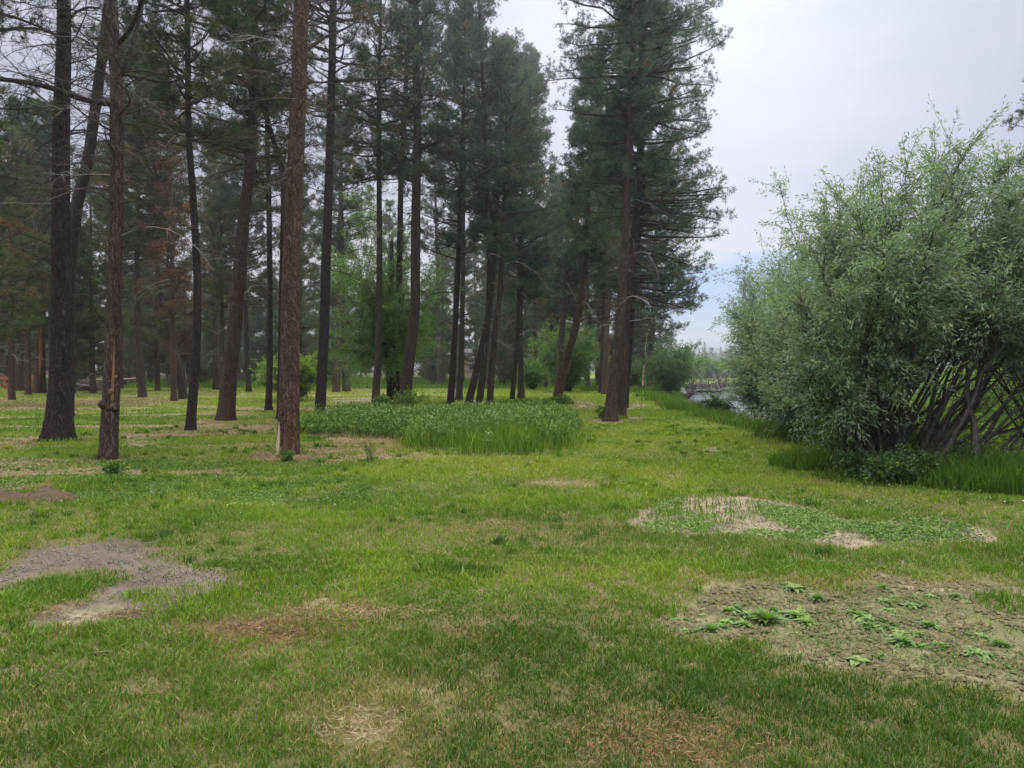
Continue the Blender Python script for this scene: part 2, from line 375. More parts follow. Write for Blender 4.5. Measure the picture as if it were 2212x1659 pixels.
BED = G(*np.array([(652,940),(650,925),(700,915),(800,910),(950,908),(1100,906),(1200,908),(1244,918),(1240,932),(1225,945),(1218,975),(1150,984),(1050,986),(960,976),(885,968),(888,952),(830,948),(750,942)], float).T)[:, :2]
TB = [((126,952),1.1),((232,992),.8),((411,929),.7),((487,907),1.0),((622,980),1.0),((691,898),.8),((580,886),.6),((810,887),.8),((873,886),1.0),((972,881),.8),((1010,878),.9),((1034,886),.9),((1057,885),.9),((1318,911),.9),((1342,903),.9),((1202,870),1.2),((308,858),1.3),((376,866),1.2)]
TB = [(G(*p), r) for p, r in TB]
def psd(x, y, poly):
    """signed distance to polygon, positive inside"""
    x = np.asarray(x, float); y = np.asarray(y, float)
    d = np.full(x.shape, 1e9); ins = np.zeros(x.shape, bool)
    for (ax, ay), (bx, by) in zip(poly, np.roll(poly, -1, 0)):
        ex, ey = bx - ax, by - ay
        t = np.clip(((x - ax) * ex + (y - ay) * ey) / (ex * ex + ey * ey + 1e-9), 0, 1)
        d = np.minimum(d, np.hypot(x - ax - t * ex, y - ay - t * ey))
        with np.errstate(divide='ignore', invalid='ignore'):
            c = ((ay > y) != (by > y)) & (x < (bx - ax) * (y - ay) / (by - ay) + ax)
        ins ^= c
    return np.where(ins, d, -d)
def ground_maps(x, y):
    """albedo of the soil sheet, grass density 0..1, grass tint, dead share"""
    n1 = fbm(x * 0.16, y * 0.16, 21); n2 = fbm(x * 0.9, y * 0.9, 31); n3 = fbm(x * 5, y * 5, 41)
    left = ss(2, -3, x + 0.10 * (y - 12)) * ss(8, 11.5, y)                # rough ground under the pines
    dens = np.ones_like(x)
    tint = 0.43 + 0.34 * (n1 - 0.5) * 1.6 + 0.55 * (n2 - 0.5)
    dead = 0.035 + 0.32 * ss(0.54, 0.76, fbm(x * 0.7 + 40, y * 0.7, 51)) + 0.22 * ss(0.55, 0.75, n3)
    # straw-coloured mown swath, green strips
    gd = np.exp(-(((x - 0.4) / 1.6) ** 2 + ((y - 5.9) / 0.7) ** 2)); dead += 0.30 * gd; tint += 0.12 * gd
    gd = np.exp(-(((x + 2.0) / 2.2) ** 2 + ((y - 3.4) / 0.8) ** 2)); dead += 0.20 * gd
    gd = np.exp(-(((x - 1.6) / 1.6) ** 2 + ((y - 3.9) / 0.8) ** 2)); dead *= 1 - 0.75 * gd; tint -= 0.14 * gd
    tint += 0.20 * ss(6, 12, y) * ss(-4, 0, x) - 0.13 * ss(5.4, 3, y); dead += 0.13 * ss(4.8, 3.2, y) * ss(1.5, -.5, x)  # near grass tinted darker for lens vignette, on top of its real browning
    tint += 0.10 * left + 0.14 * ss(20, 40, y); dead += 0.22 * left * ss(0.40, 0.62, n2)
    dens *= 1 - 0.78 * left * ss(0.42, 0.66, fbm(x * 0.55 + 7, y * 0.8, 61))
    soil = np.stack([0.075 + 0.05 * n3, 0.068 + 0.035 * n3, 0.032 + 0.02 * n3], -1)
    gcol = np.stack([0.080 + 0.08 * tint, 0.145 + 0.10 * tint, 0.022 + 0.008 * tint], -1)
    far = (0.06 + 0.74 * ss(7, 30, y))[..., None]
    soil = soil * (1 - far) + gcol * far
    lf = (left * ss(0.42, 0.62, fbm(x * 0.55 + 7, y * 0.8, 61)) * 0.95)[..., None]
    soil = soil * (1 - lf) + np.array([0.20, 0.15, 0.095]) * lf
    for g, r in TB:
        d = np.hypot(x - g[0], y - g[1]); b = d < r * 1.6
        if not b.any(): continue
        mk = ss(r, r * .35, d[b] + .35 * r * (fbm(x[b] * 5, y[b] * 5, 55) - .5) * 2)
        soil[b] = soil[b] * (1 - mk[:, None]) + np.array([0.125, 0.09, 0.06]) * mk[:, None]; dens[b] *= 1 - .88 * mk; dead[b] += .3 * mk
    for poly, c, keep, wb, sf in PATCH:
        lo, hi = poly.min(0) - 1.2, poly.max(0) + 1.2
        b = (x > lo[0]) & (x < hi[0]) & (y > lo[1]) & (y < hi[1])
        if not b.any(): continue
        xb, yb = x[b], y[b]
        q = psd(xb, yb, poly) + wb * 2.4 * (fbm(xb * 2.2 / max(wb, .08) * .12, yb * 2.2 / max(wb, .08) * .12, 71, 4) - 0.5) + 0.03 * (fbm(xb * 14, yb * 14, 81) - 0.5)
        q = q + .13 * (fbm(xb * 6, yb * 6, 97, 3) - .5)
        if len(poly) > 9: q = q + np.minimum(0.022 * yb, .3)
        mk = ss(-sf, sf, q) * (1 - .55 * ss(.5, .72, fbm(xb * 3 + 9, yb * 3, 95, 3)) * (keep > .06))
        cc = np.array(c)[None] * (0.55 + 0.9 * fbm(xb * 3.5, yb * 3.5, 91, 4)[:, None])
        if c is MOSS or c is SAND or c is TAN: mo = (.6 * ss(.44, .66, fbm(xb * 2.6 + 3, yb * 2.6, 99, 4)))[:, None]; cc = cc * (1 - mo) + np.array([0.095, 0.105, 0.045]) * mo
        s = soil[b]; soil[b] = s * (1 - mk[:, None]) + cc * mk[:, None]
        dens[b] *= 1 - mk * (1 - keep)
        dead[b] += 0.25 * mk
        # thin straw fringe round the bare spots
        dead[b] += 0.30 * ss(0.30, 0.0, np.abs(q)) * (wb < 0.15)
    return soil, dens, np.clip(tint, 0.02, 0.78), np.clip(dead, 0, 0.92)

def build_ground():
    r = [0.4]
    while r[-1] < 1560: r.append(r[-1] * (1.011 if r[-1] < 60 else 1.045))
    r = np.array(r)
    a = np.concatenate([np.arange(-60, 60, 0.27), np.arange(60, 300, 4.0)])
    a = np.radians(a); na = len(a)
    R, A = np.meshgrid(r, a, indexing='ij'); X, Y = R * np.sin(A), R * np.cos(A)
    Z = height(X, Y)
    soil, dens, tint, dead = ground_maps(X.ravel(), Y.ravel())
    w = inwater(X.ravel(), Y.ravel())
    bank = ss(-0.9, -0.2, w)[:, None]
    soil = soil * (1 - bank) + np.array([0.12, 0.10, 0.07]) * bank
    right = (X.ravel() > farX(Y.ravel())) & (Y.ravel() < 90)
    rc = np.array([0.15, 0.19, 0.06]) * (0.7 + 0.6 * fbm(X.ravel() * 0.6, Y.ravel() * 0.6, 13))[:, None]
    soil = np.where(right[:, None], rc, soil)
    fw = (ss(150, 200, np.hypot(X, Y)).ravel() * (0.75 + .25 * (X.ravel() < 0)))[:, None]
    soil = soil * (1 - fw) + np.array([0.035, 0.05, 0.028]) * fw
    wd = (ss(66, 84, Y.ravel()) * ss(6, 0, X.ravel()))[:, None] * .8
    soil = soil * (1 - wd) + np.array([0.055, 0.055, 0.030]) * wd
    # clods and small crumbs in the bare ground
    b = 1 - dens.reshape(X.shape)
    near = ss(14, 6, R)
    Z = Z + near * b * 0.055 * (fbm(X * 9, Y * 9, 15, 4) - 0.45) - 0.012 * b * near
    mb = MB()
    i = np.arange(len(r) - 1)[:, None]; j = np.arange(na)[None, :]; j2 = (j + 1) % na
    f = np.stack(np.broadcast_arrays(i * na + j, i * na + j2, (i + 1) * na + j2, (i + 1) * na + j), -1).reshape(-1, 4)[:, ::-1]
    V = np.stack([X, Y, Z], -1).reshape(-1, 3)
    c = np.array([[0, 0, height(0, 0)]])
    mb.add(V, f, 0, 0, soil)
    n0 = len(V)
    mb.add(c, np.zeros((0, 4), int), 0, 0, np.array([[0.1, 0.1, 0.05]]))
    jj = np.arange(na); mb.f.setdefault((3, 0), []).append(np.stack([np.full(na, n0), (jj + 1) % na, jj], -1))
    m = bpy.data.materials.new('soil_and_thatch'); m.use_nodes = True; t = m.node_tree
    p = t.nodes['Principled BSDF']; p.inputs['Roughness'].default_value = 0.95; p.inputs['Specular IOR Level'].default_value = 0.1
    at = N(t, 'ShaderNodeAttribute', attribute_name='soil'); tcn = N(t, 'ShaderNodeTexCoord')
    n1 = N(t, 'ShaderNodeTexNoise'); n1.inputs['Scale'].default_value = 26; n1.inputs['Detail'].default_value = 9; n1.inputs['Roughness'].default_value = 0.75
    t.links.new(tcn.outputs['Object'], n1.inputs[0])
    n2 = N(t, 'ShaderNodeTexNoise'); n2.inputs['Scale'].default_value = 150; n2.inputs['Detail'].default_value = 4
    t.links.new(tcn.outputs['Object'], n2.inputs[0])
    k = math_node(t, 'MULTIPLY', maprange(t, n1.outputs[0], 0.3, 0.7, 0.62, 1.38), maprange(t, n2.outputs[0], 0.3, 0.7, 0.7, 1.3))
    v = N(t, 'ShaderNodeVectorMath', operation='SCALE'); t.links.new(at.outputs['Color'], v.inputs[0]); t.links.new(k, v.inputs['Scale'])
    t.links.new(v.outputs[0], p.inputs['Base Color'])
    bp = N(t, 'ShaderNodeBump'); bp.inputs['Strength'].default_value = 0.8; bp.inputs['Distance'].default_value = 0.012
    t.links.new(math_node(t, 'ADD', n1.outputs[0], math_node(t, 'MULTIPLY', n2.outputs[0], 0.5)), bp.inputs['Height']); t.links.new(bp.outputs[0], p.inputs['Normal'])
    o = mb.build('ground', [m], smooth=True)
    tag(o, 'lawn soil with bare sandy patches reaching to the woods', None, None, 'structure')
build_ground()

def build_water():
    ys = np.linspace(-60, 97, 80); mb = MB()
    xs = np.linspace(0, 1, 12)
    X = shoreX(ys)[:, None] - 1.5 + xs[None] * (farX(ys) - shoreX(ys) + 3)[:, None]
    Y = np.broadcast_to(ys[:, None], X.shape)
    V = np.stack([X, Y, np.full(X.shape, -0.5)], -1).reshape(-1, 3)
    i = np.arange(79)[:, None]; j = np.arange(11)[None]
    f = np.stack(np.broadcast_arrays(i * 12 + j, i * 12 + j + 1, (i + 1) * 12 + j + 1, (i + 1) * 12 + j), -1).reshape(-1, 4)
    mb.add(V, f)
    m = bpy.data.materials.new('river_water'); m.use_nodes = True; t = m.node_tree
    p = t.nodes['Principled BSDF']; p.inputs['Base Color'].default_value = (0.035, 0.045, 0.04, 1); p.inputs['Roughness'].default_value = 0.09
    p.inputs['Specular IOR Level'].default_value = 0.6
    tcn = N(t, 'ShaderNodeTexCoord'); mpn = N(t, 'ShaderNodeMapping'); mpn.inputs['Scale'].default_value = (1.2, 2.2, 1)
    t.links.new(tcn.outputs['Object'], mpn.inputs[0])
    n1 = N(t, 'ShaderNodeTexNoise'); n1.inputs['Scale'].default_value = 1.6; n1.inputs['Detail'].default_value = 5; n1.inputs['Roughness'].default_value = 0.6
    t.links.new(mpn.outputs[0], n1.inputs[0])
    b = N(t, 'ShaderNodeBump'); b.inputs['Strength'].default_value = 0.5; b.inputs['Distance'].default_value = 0.08
    t.links.new(n1.outputs[0], b.inputs['Height']); t.links.new(b.outputs[0], p.inputs['Normal'])
    tag(mb.build('river', [m], smooth=True), 'pale grey slow river beyond the lawn bank', None, None, 'structure')
build_water()

# ============================ grass ============================
def blades(mb, x, y, h, w, tint, rng, near=False, lean=0.45, m=0):
    n = len(x)
    z0 = height(x, y) - 0.006
    a = rng.uniform(0, 2 * math.pi, n)
    ln = np.abs(rng.normal(0, lean, n)) * h
    d = np.stack([np.cos(a) * ln, np.sin(a) * ln], -1)
    s = rng.uniform(0, 2 * math.pi, n); s = np.stack([np.cos(s), np.sin(s)], -1) * (w * 0.5)[:, None]
    b = np.stack([x, y], -1)
    def pt(xy, z): return np.concatenate([xy, z[:, None]], -1)
    if near:
        v = np.stack([pt(b - s, z0), pt(b + s, z0), pt(b + d * .35 + s * .8, z0 + h * .55), pt(b + d * .35 - s * .8, z0 + h * .55), pt(b + d, z0 + h)], 1)
        o = mb.n; mb.add(v, np.arange(n * 5).reshape(n, 5)[:, [0, 1, 2, 3]], m, np.repeat(tint, 5))
        k = np.arange(n)[:, None] * 5 + o
        mb.f.setdefault((3, m), []).append(np.concatenate([k + 3, k + 2, k + 4], 1))
    else:
        v = np.stack([pt(b - s, z0), pt(b + s, z0), pt(b + d, z0 + h)], 1)
        mb.add(v, np.arange(n * 3).reshape(n, 3), m, np.repeat(tint, 3))
def sector(rng, n, r0, r1, half=43, pw=1.0):
    u = rng.uniform(0, 1, n)
    r = np.sqrt(r0 * r0 + u * (r1 * r1 - r0 * r0)); a = np.radians(rng.uniform(-half, half, n))
    return r * np.sin(a), r * np.cos(a)
def lawn():
    mb = MB(); rng = np.random.default_rng(3)
    rings = [(1.0, 1.8, 12000), (1.8, 3.2, 19000), (3.2, 4.5, 13000), (4.5, 6.5, 7500), (6.5, 9, 4300), (9, 13, 2300), (13, 19, 1150), (19, 28, 520), (28, 42, 220), (42, 70, 75)]
    for r0, r1, dn in rings:
        hf = 60 if r0 < 6 else (52 if r0 < 12 else 44)
        n = int(dn * (r1 * r1 - r0 * r0) * math.radians(hf))
        x, y = sector(rng, n, r0, r1, hf)
        soil, dens, tint, dead = ground_maps(x, y)
        clump = fbm(x * 9, y * 9, 101, 2)
        w = inwater(x, y)
        keep = (rng.uniform(0, 1, n) < dens * (0.45 + 1.2 * ss(0.25, 0.6, clump))) & (w < -0.6)
        keep &= psd(x, y, BED) < 0
        x, y, tint, dead, clump, dens = x[keep], y[keep], tint[keep], dead[keep], clump[keep], dens[keep]
        k = len(x); r = np.hypot(x, y)
        isd = rng.uniform(0, 1, k) < dead
        t = np.where(isd, rng.uniform(0.78, 1.0, k), np.clip(tint + rng.normal(0, 0.10, k), 0, 0.78))
        hh = (0.022 + 0.030 * fbm(x * 0.8, y * 0.8, 111) + .022 * ss(.6, .8, fbm(x * 2.6, y * 2.6, 112))) * rng.uniform(0.5, 1.35, k) * (0.75 + 0.6 * clump) * (0.65 + 0.35 * dens)
        hh = np.where(isd, hh * 0.75, hh) * (1 + 0.012 * r)
        ww = np.clip(0.0013 * r, 0.0035, 0.05) * rng.uniform(0.7, 1.3, k)
        blades(mb, x, y, hh, ww, t, rng, near=r0 < 5, lean=0.75)
    n = 3600; cx, cyy = sector(rng, n, 2.3, 22); soil, dens, tint, dead = ground_maps(cx, cyy)
    k = (rng.uniform(0, 1, n) < dens * ss(.42, .62, fbm(cx * 1.1, cyy * 1.1, 211))) & (inwater(cx, cyy) < -1); cx, cyy, tint = cx[k], cyy[k], tint[k]
    q = 26; x = np.repeat(cx, q) + rng.normal(0, .028, len(cx) * q); y = np.repeat(cyy, q) + rng.normal(0, .028, len(cx) * q)
    hh = np.repeat(rng.uniform(.05, .105, len(cx)), q) * rng.uniform(.5, 1.1, len(x)); tt = np.repeat(np.clip(tint - .12 + rng.normal(0, .16, len(cx)), 0, .75), q) + rng.normal(0, .05, len(x))
    blades(mb, x, y, hh, np.clip(.0014 * y, .004, .03), np.clip(tt, 0, .8), rng, near=True, lean=.6)
    n = 1500; x, y = sector(rng, n, 2.3, 16); blades(mb, x, y, rng.uniform(.06, .15, n) * (inwater(x, y) < -1), np.full(n, .0028), rng.uniform(.5, 1, n), rng, near=True, lean=.4)
    o = mb.build('lawn_grass', [M['grass']])
    tag(o, 'short patchy green lawn grass covering the open ground', None, None, 'stuff')
lawn()
def tall():
    """long grass along the river bank, clumps by the willow, tufts"""
    mb = MB(); rng = np.random.default_rng(5)
    for r0, r1, dn in [(5, 9, 1700), (9, 14, 1100), (14, 22, 700), (22, 34, 380), (34, 60, 150), (60, 110, 30)]:
        n = int(dn * (r1 * r1 - r0 * r0) * math.radians(43))
        x, y = sector(rng, n, r0, r1)
        w = inwater(x, y)
        edge = -3.5 + 1.1 * (fbm(x * 0.5, y * 0.5, 121) - 0.5) * 2
        pr = ss(0, 0.8, w - edge) * ss(-0.05, -0.45, w)
        pr = pr * np.where((y < 7), 0.2, 1)
        # strip at the far end of the lawn, in front of the trees
        s2 = ss(56, 62, y - 2 * (fbm(x * 0.2, y * 0.0, 5) - .5) + np.where(x > 5, 6, 0)) * ss(110, 85, y) * 0.8 * (w < -0.3)
        rt = (x > farX(y) - 0.3) & (x < farX(y) + 12)
        pr = np.maximum(pr * (x < 30), s2); pr = np.maximum(pr, rt * 0.35)
        k = rng.uniform(0, 1, n) < pr
        x, y = x[k], y[k]; r = np.hypot(x, y); q = len(x)
        hh = rng.uniform(0.12, 0.42, q) * (0.55 + 0.8 * fbm(x * 0.7, y * 0.7, 131)) * np.where(inwater(x, y) > -1.4, .55, 1)
        t = np.clip(0.30 + 0.3 * (fbm(x * 0.5, y * 0.5, 141) - .5) + rng.normal(0, 0.09, q), 0, 0.8)
        t = np.where(rng.uniform(0, 1, q) < 0.06, rng.uniform(.75, .95, q), t)
        blades(mb, x, y, hh, np.clip(0.0012 * r, 0.006, 0.05) * rng.uniform(.7, 1.4, q), t, rng, near=r1 < 15, lean=0.35)
    # local clumps: (px, py, radius m, height m, blades, tint)
    for px, py, rr, h, n, t0 in [(1735,1010,.45,.42,1500,.35),(1790,1000,.5,.34,1200,.35),(2120,1045,.9,.5,3000,.22),(2200,1050,.9,.55,3500,.22),
                                 (1905,1035,.8,.22,900,.25),(1440,1320,.12,.12,160,.4),(1205,868,.5,.35,500,.3),(1150,872,1.6,.3,900,.32),(1120,876,1.0,.22,500,.3),
                                 (90,1070,.25,.14,200,.5),(130,1062,.25,.14,200,.5),(25,1095,.25,.1,150,.5),(960,1232,.22,.10,500,.12),(1030,1235,.2,.09,300,.15),
                                 (420,1118,.8,.09,700,.45),(300,1290,.12,.09,150,.5),(420,1300,.35,.10,500,.6),(560,1262,.25,.11,300,.5),(2180,1310,.2,.12,250,.3),
                                 (860,892,.8,.3,500,.3),(1560,1020,.5,.1,400,.5),(670,1362,.1,.09,90,.3),(600,1368,.08,.07,50,.3),(820,1340,.1,.09,80,.3),
                                 (1500,1100,.8,.12,600,.4),(1330,905,.35,.2,200,.45),(640,978,.3,.1,130,.5),(235,990,.3,.14,150,.4),(130,955,.4,.15,150,.4)]:
        c = G(px, py); a = rng.uniform(0, 6.283, n); q = rr * np.sqrt(rng.uniform(0, 1, n))
        x, y = c[0] + q * np.cos(a) * 1.2, c[1] + q * np.sin(a)
        d = math.hypot(c[0], c[1])
        blades(mb, x, y, h * rng.uniform(.5, 1.1, n) * (1.05 - .5 * q / rr), np.full(n, max(0.004, .0012 * d)) * rng.uniform(.8, 1.4, n), np.clip(t0 + rng.normal(0, .1, n), 0, .85), rng, near=True, lean=0.4)
    o = mb.build('tall_grass', [M['grass']])
    tag(o, 'long uncut grass along the river bank and lawn edges', None, None, 'stuff')
tall()
def bed():
    """the knee-high uncut bed: leafy weeds at the back and left, long grass in front"""
    rng = np.random.default_rng(7); mb = MB()
    lo, hi = BED.min(0), BED.max(0)
    n = 9000; x = rng.uniform(lo[0], hi[0], n); y = rng.uniform(lo[1], hi[1], n)
    q = psd(x, y, BED) + 1.1 * (fbm(x, y, 151) - 0.5) + rng.normal(0, .12, n)
    k = q > 0; x, y, q = x[k], y[k], q[k]
    front = G(1000, 955)[1]
    leafy = (y > front + 0.8 * (fbm(x, y, 3) - .5)) | ((fbm(x * 1.3, y * 1.3, 4) > .55) & (q > .25)) | (x < G(870, 940)[0])
    xl, yl, ql = x[leafy], y[leafy], q[leafy]; n = len(xl)
    H = (0.26 + 0.42 * fbm(xl * 1.3, yl * 1.3, 161)) * (0.55 + 0.45 * ss(0, 0.4, ql)) * rng.uniform(.65, 1.25, n)
    z0 = height(xl, yl)
    tip = np.stack([xl + rng.normal(0, .04, n), yl + rng.normal(0, .04, n), z0 + H], -1)
    b = np.stack([xl, yl, z0], -1)
    tubes(mb, np.stack([b, (b + tip) / 2 + rng.normal(0, .01, (n, 3)), tip], 1), np.full((n, 3), .003), 3, 0, 0.3)
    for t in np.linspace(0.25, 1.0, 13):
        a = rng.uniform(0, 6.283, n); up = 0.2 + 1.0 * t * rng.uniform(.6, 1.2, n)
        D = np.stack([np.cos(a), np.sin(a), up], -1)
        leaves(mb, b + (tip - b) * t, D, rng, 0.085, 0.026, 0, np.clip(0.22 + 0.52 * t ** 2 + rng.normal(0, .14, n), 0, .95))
    # grass heads
    n = 22000; x = rng.uniform(lo[0], hi[0], n); y = rng.uniform(lo[1], hi[1], n)
    q = psd(x, y, BED) + .15 + 1.0 * (fbm(x * 1.5, y * 1.5, 151) - 0.5) + rng.normal(0, .15, n)
    pr = np.where((y < front + 1.0) & (x > G(870, 950)[0]), 1.0, 0.16)
    k = (q > 0) & (rng.uniform(0, 1, n) < pr); x, y, q = x[k], y[k], q[k]; n = len(x)
    H = (0.30 + 0.30 * fbm(x * 1.4, y * 1.4, 171)) * (0.5 + 0.5 * ss(0, 0.5, q)) * rng.uniform(.6, 1.2, n)
    mg = MB(); blades(mg, x, y, H, np.full(n, .012) * rng.uniform(.7, 1.4, n), np.clip(.38 + .6 * (fbm(x * 1.5, y * 1.5, 8) - .5) + rng.normal(0, .16, n), 0, .86), rng, near=True, lean=0.42)
    tag(mg.build('long_grass', [M['grass']]), 'knee-high green grass filling the front of the uncut bed', None, None, 'stuff')
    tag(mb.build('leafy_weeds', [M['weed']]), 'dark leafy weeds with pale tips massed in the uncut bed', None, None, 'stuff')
bed()
def ground_cover():
    rng = np.random.default_rng(11); mb = MB(); ms = MB()
    # creeping weeds over the upper right bare strip and under the left pines
    def scatter(px0, py0, px1, py1, n, rr, t0, L, poly=None):
        px = rng.uniform(px0, px1, n); py = rng.uniform(py0, py1, n); c = G(px, py)
        cl = fbm(c[:, 0] * 1.6, c[:, 1] * 1.6, 181)
        k = rng.uniform(0, 1, n) < ss(0.42, 0.62, cl); c = c[k]; n = len(c)
        for j in range(9):
            a = rng.uniform(0, 6.283, n); D = np.stack([np.cos(a), np.sin(a), rng.uniform(.15, .9, n)], -1)
            C = c + rng.normal(0, rr, (n, 3)) * (1, 1, 0); C[:, 2] = height(C[:, 0], C[:, 1]) + 0.004
            leaves(mb, C, D, rng, L, L * .36, 0, np.clip(t0 + rng.normal(0, .2, n), 0, 1))
    scatter(1400, 1078, 1800, 1160, 1500, .05, .62, .042)
    scatter(1700, 1120, 2080, 1168, 500, .05, .5, .04)
    scatter(240, 990, 800, 1085, 3800, .06, .35, .05)
    scatter(380, 1055, 600, 1090, 1500, .05, .95, .035)
    scatter(-50, 990, 500, 1090, 1500, .06, .55, .05)
    scatter(1480, 1275, 2212, 1460, 700, .05, .40, .022)
    scatter(1700, 1075, 2212, 1180, 900, .06, .5, .035)
    tag(mb.build('ground_cover', [M['weed']]), 'low creeping weeds spread over the worn bare ground', None, None, 'stuff')
    # gravel and clods: small angular pebbles
    def stones(ms, x, y, s, zoff=0.0, flat=.6):
        n = len(x); o = np.array([[1, 0, 0], [0, 1, 0], [-1, 0, 0], [0, -1, 0], [0, 0, 1], [0, 0, -1.0]])
        v = o[None] * rng.uniform(.55, 1.2, (n, 6, 3)) * s[:, None, None] * (1, 1, flat)
        a = rng.uniform(0, 6.283, n); ca, sa = np.cos(a)[:, None], np.sin(a)[:, None]
        v = np.stack([v[..., 0] * ca - v[..., 1] * sa, v[..., 0] * sa + v[..., 1] * ca, v[..., 2]], -1)
        v += np.stack([x, y, height(x, y) - .008 + s * .25 + zoff], -1)[:, None]
        f = np.array([[0, 1, 4], [1, 2, 4], [2, 3, 4], [3, 0, 4], [1, 0, 5], [2, 1, 5], [3, 2, 5], [0, 3, 5]])
        ms.add(v, (f[None] + np.arange(n)[:, None, None] * 6).reshape(-1, 3))
    def inpatch(idx, n, margin=0.0):
        poly = PATCH[idx][0]; lo, hi = poly.min(0), poly.max(0)
        x = rng.uniform(lo[0], hi[0], n); y = rng.uniform(lo[1], hi[1], n)
        k = psd(x, y, poly) > margin; return x[k], y[k]
    x, y = inpatch(0, 26000); stones(ms, x, y, 0.004 + 0.008 * rng.uniform(0, 1, len(x)) ** 3)
    x, y = inpatch(11, 12000, -.1); stones(ms, x, y, 0.005 + 0.010 * rng.uniform(0, 1, len(x)) ** 3)
    tag(ms.build('gravel', [M['stone']]), 'small grey pebbles over the bare dark soil patches', None, None, 'stuff')
    mc = MB()
    x, y = inpatch(9, 26000, -.05); k = fbm(x * 3, y * 3, 191) > .30; x, y = x[k], y[k]; stones(mc, x, y, 0.004 + 0.024 * rng.uniform(0, 1, len(x)) ** 4, flat=.7)
    c = G(rng.uniform(-20, 320, 500), rng.uniform(866, 878, 500)); stones(mc, c[:, 0], c[:, 1], rng.uniform(.02, .10, 500))
    c = G(rng.uniform(1215, 1400, 200), rng.uniform(873, 884, 200)); stones(mc, c[:, 0], c[:, 1], rng.uniform(.02, .06, 200))
    tag(mc.build('soil_clods', [M['clod']]), 'crumbly olive brown soil clods on the large bare patch', None, None, 'stuff')
    # straw and needle litter
    ml = MB()
    for px, py, rx, ry, n, t in [(610,1365,.42,.16,2200,.45),(1430,1615,.42,.2,1800,.5),(755,1325,.45,.12,1600,.95),(1000,1370,.15,.08,400,.5),(770,1570,.25,.15,500,.9),
                                 (620,985,.9,.5,1500,.3),(130,955,1.2,.7,900,.3),(232,992,.8,.4,600,.3),(1900,1040,2.0,.5,1800,.5),(1240,1044,1.0,.2,500,.9),
                                 (60,1070,1.0,.5,2500,.25),(1320,910,1.2,.6,700,.6),(1210,872,1.2,.6,500,.5),(110,1322,.2,.1,260,.6),(262,1330,.14,.06,260,.6)]:
        c = G(px, py); x = c[0] + rng.normal(0, rx, n) * .6; y = c[1] + rng.normal(0, ry, n) * .8
        a = rng.uniform(0, 6.283, n); D = np.stack([np.cos(a), np.sin(a), rng.normal(.15, .2, n)], -1)
        C = np.stack([x, y, height(x, y) + rng.uniform(0, .02, n)], -1); L = max(.05, .0035 * c[1])
        leaves(ml, C, D, rng, L, L * .09, 0, np.clip(t + rng.normal(0, .2, n), 0, 1))
    n = 1500; x, y = sector(rng, n, 2.2, 30, 41); k = (inwater(x, y) < -1) & (fbm(x * .5, y * .5, 17) > rng.uniform(.35, .7, n)); x, y = x[k], y[k]; n = len(x)
    a = rng.uniform(0, 6.283, n); D = np.stack([np.cos(a), np.sin(a), rng.normal(.1, .15, n)], -1); L = rng.uniform(.03, .16, (n, 1)); C = np.stack([x, y, height(x, y) + rng.uniform(.01, .035, n)], -1)
    tubes(ml, np.stack([C, C + D * L * .5 + rng.normal(0, .006, (n, 3)), C + D * L], 1), np.array([.0028, .0022, .0012])[None] * (1 + .10 * y[:, None]), 3, 0, rng.uniform(0, .9, n))
    tag(ml.build('straw_litter', [M['litter']]), 'dry grass clippings and pine needle litter on worn spots', None, None, 'stuff')
    mf = MB()
    n = 420; x, y = sector(rng, n, 8, 40, 38); k = (inwater(x, y) < -1) & (fbm(x * .4, y * .4, 201) > .48); x, y = x[k], y[k]
    c = G(rng.uniform(1850, 2200, 26), rng.uniform(1045, 1100, 26)); x = np.r_[x, c[:, 0]]; y = np.r_[y, c[:, 1]]
    c = G(rng.uniform(860, 1230, 26), rng.uniform(905, 925, 26)); zz = np.r_[np.zeros(len(x)), np.full(26, .4)]; x = np.r_[x, c[:, 0]]; y = np.r_[y, c[:, 1]]
    n = len(x); r = np.hypot(x, y)
    for j in range(5):
        a = rng.uniform(0, 6.283, n); D = np.stack([np.cos(a), np.sin(a), rng.uniform(.2, .8, n)], -1)
        leaves(mf, np.stack([x, y, height(x, y) + .06 + zz], -1), D, rng, .011, .010, 0)
    tag(mf.build('white_flowers', [M['flower']]), 'tiny white flowers dotted through the grass', None, None, 'stuff')
ground_cover()

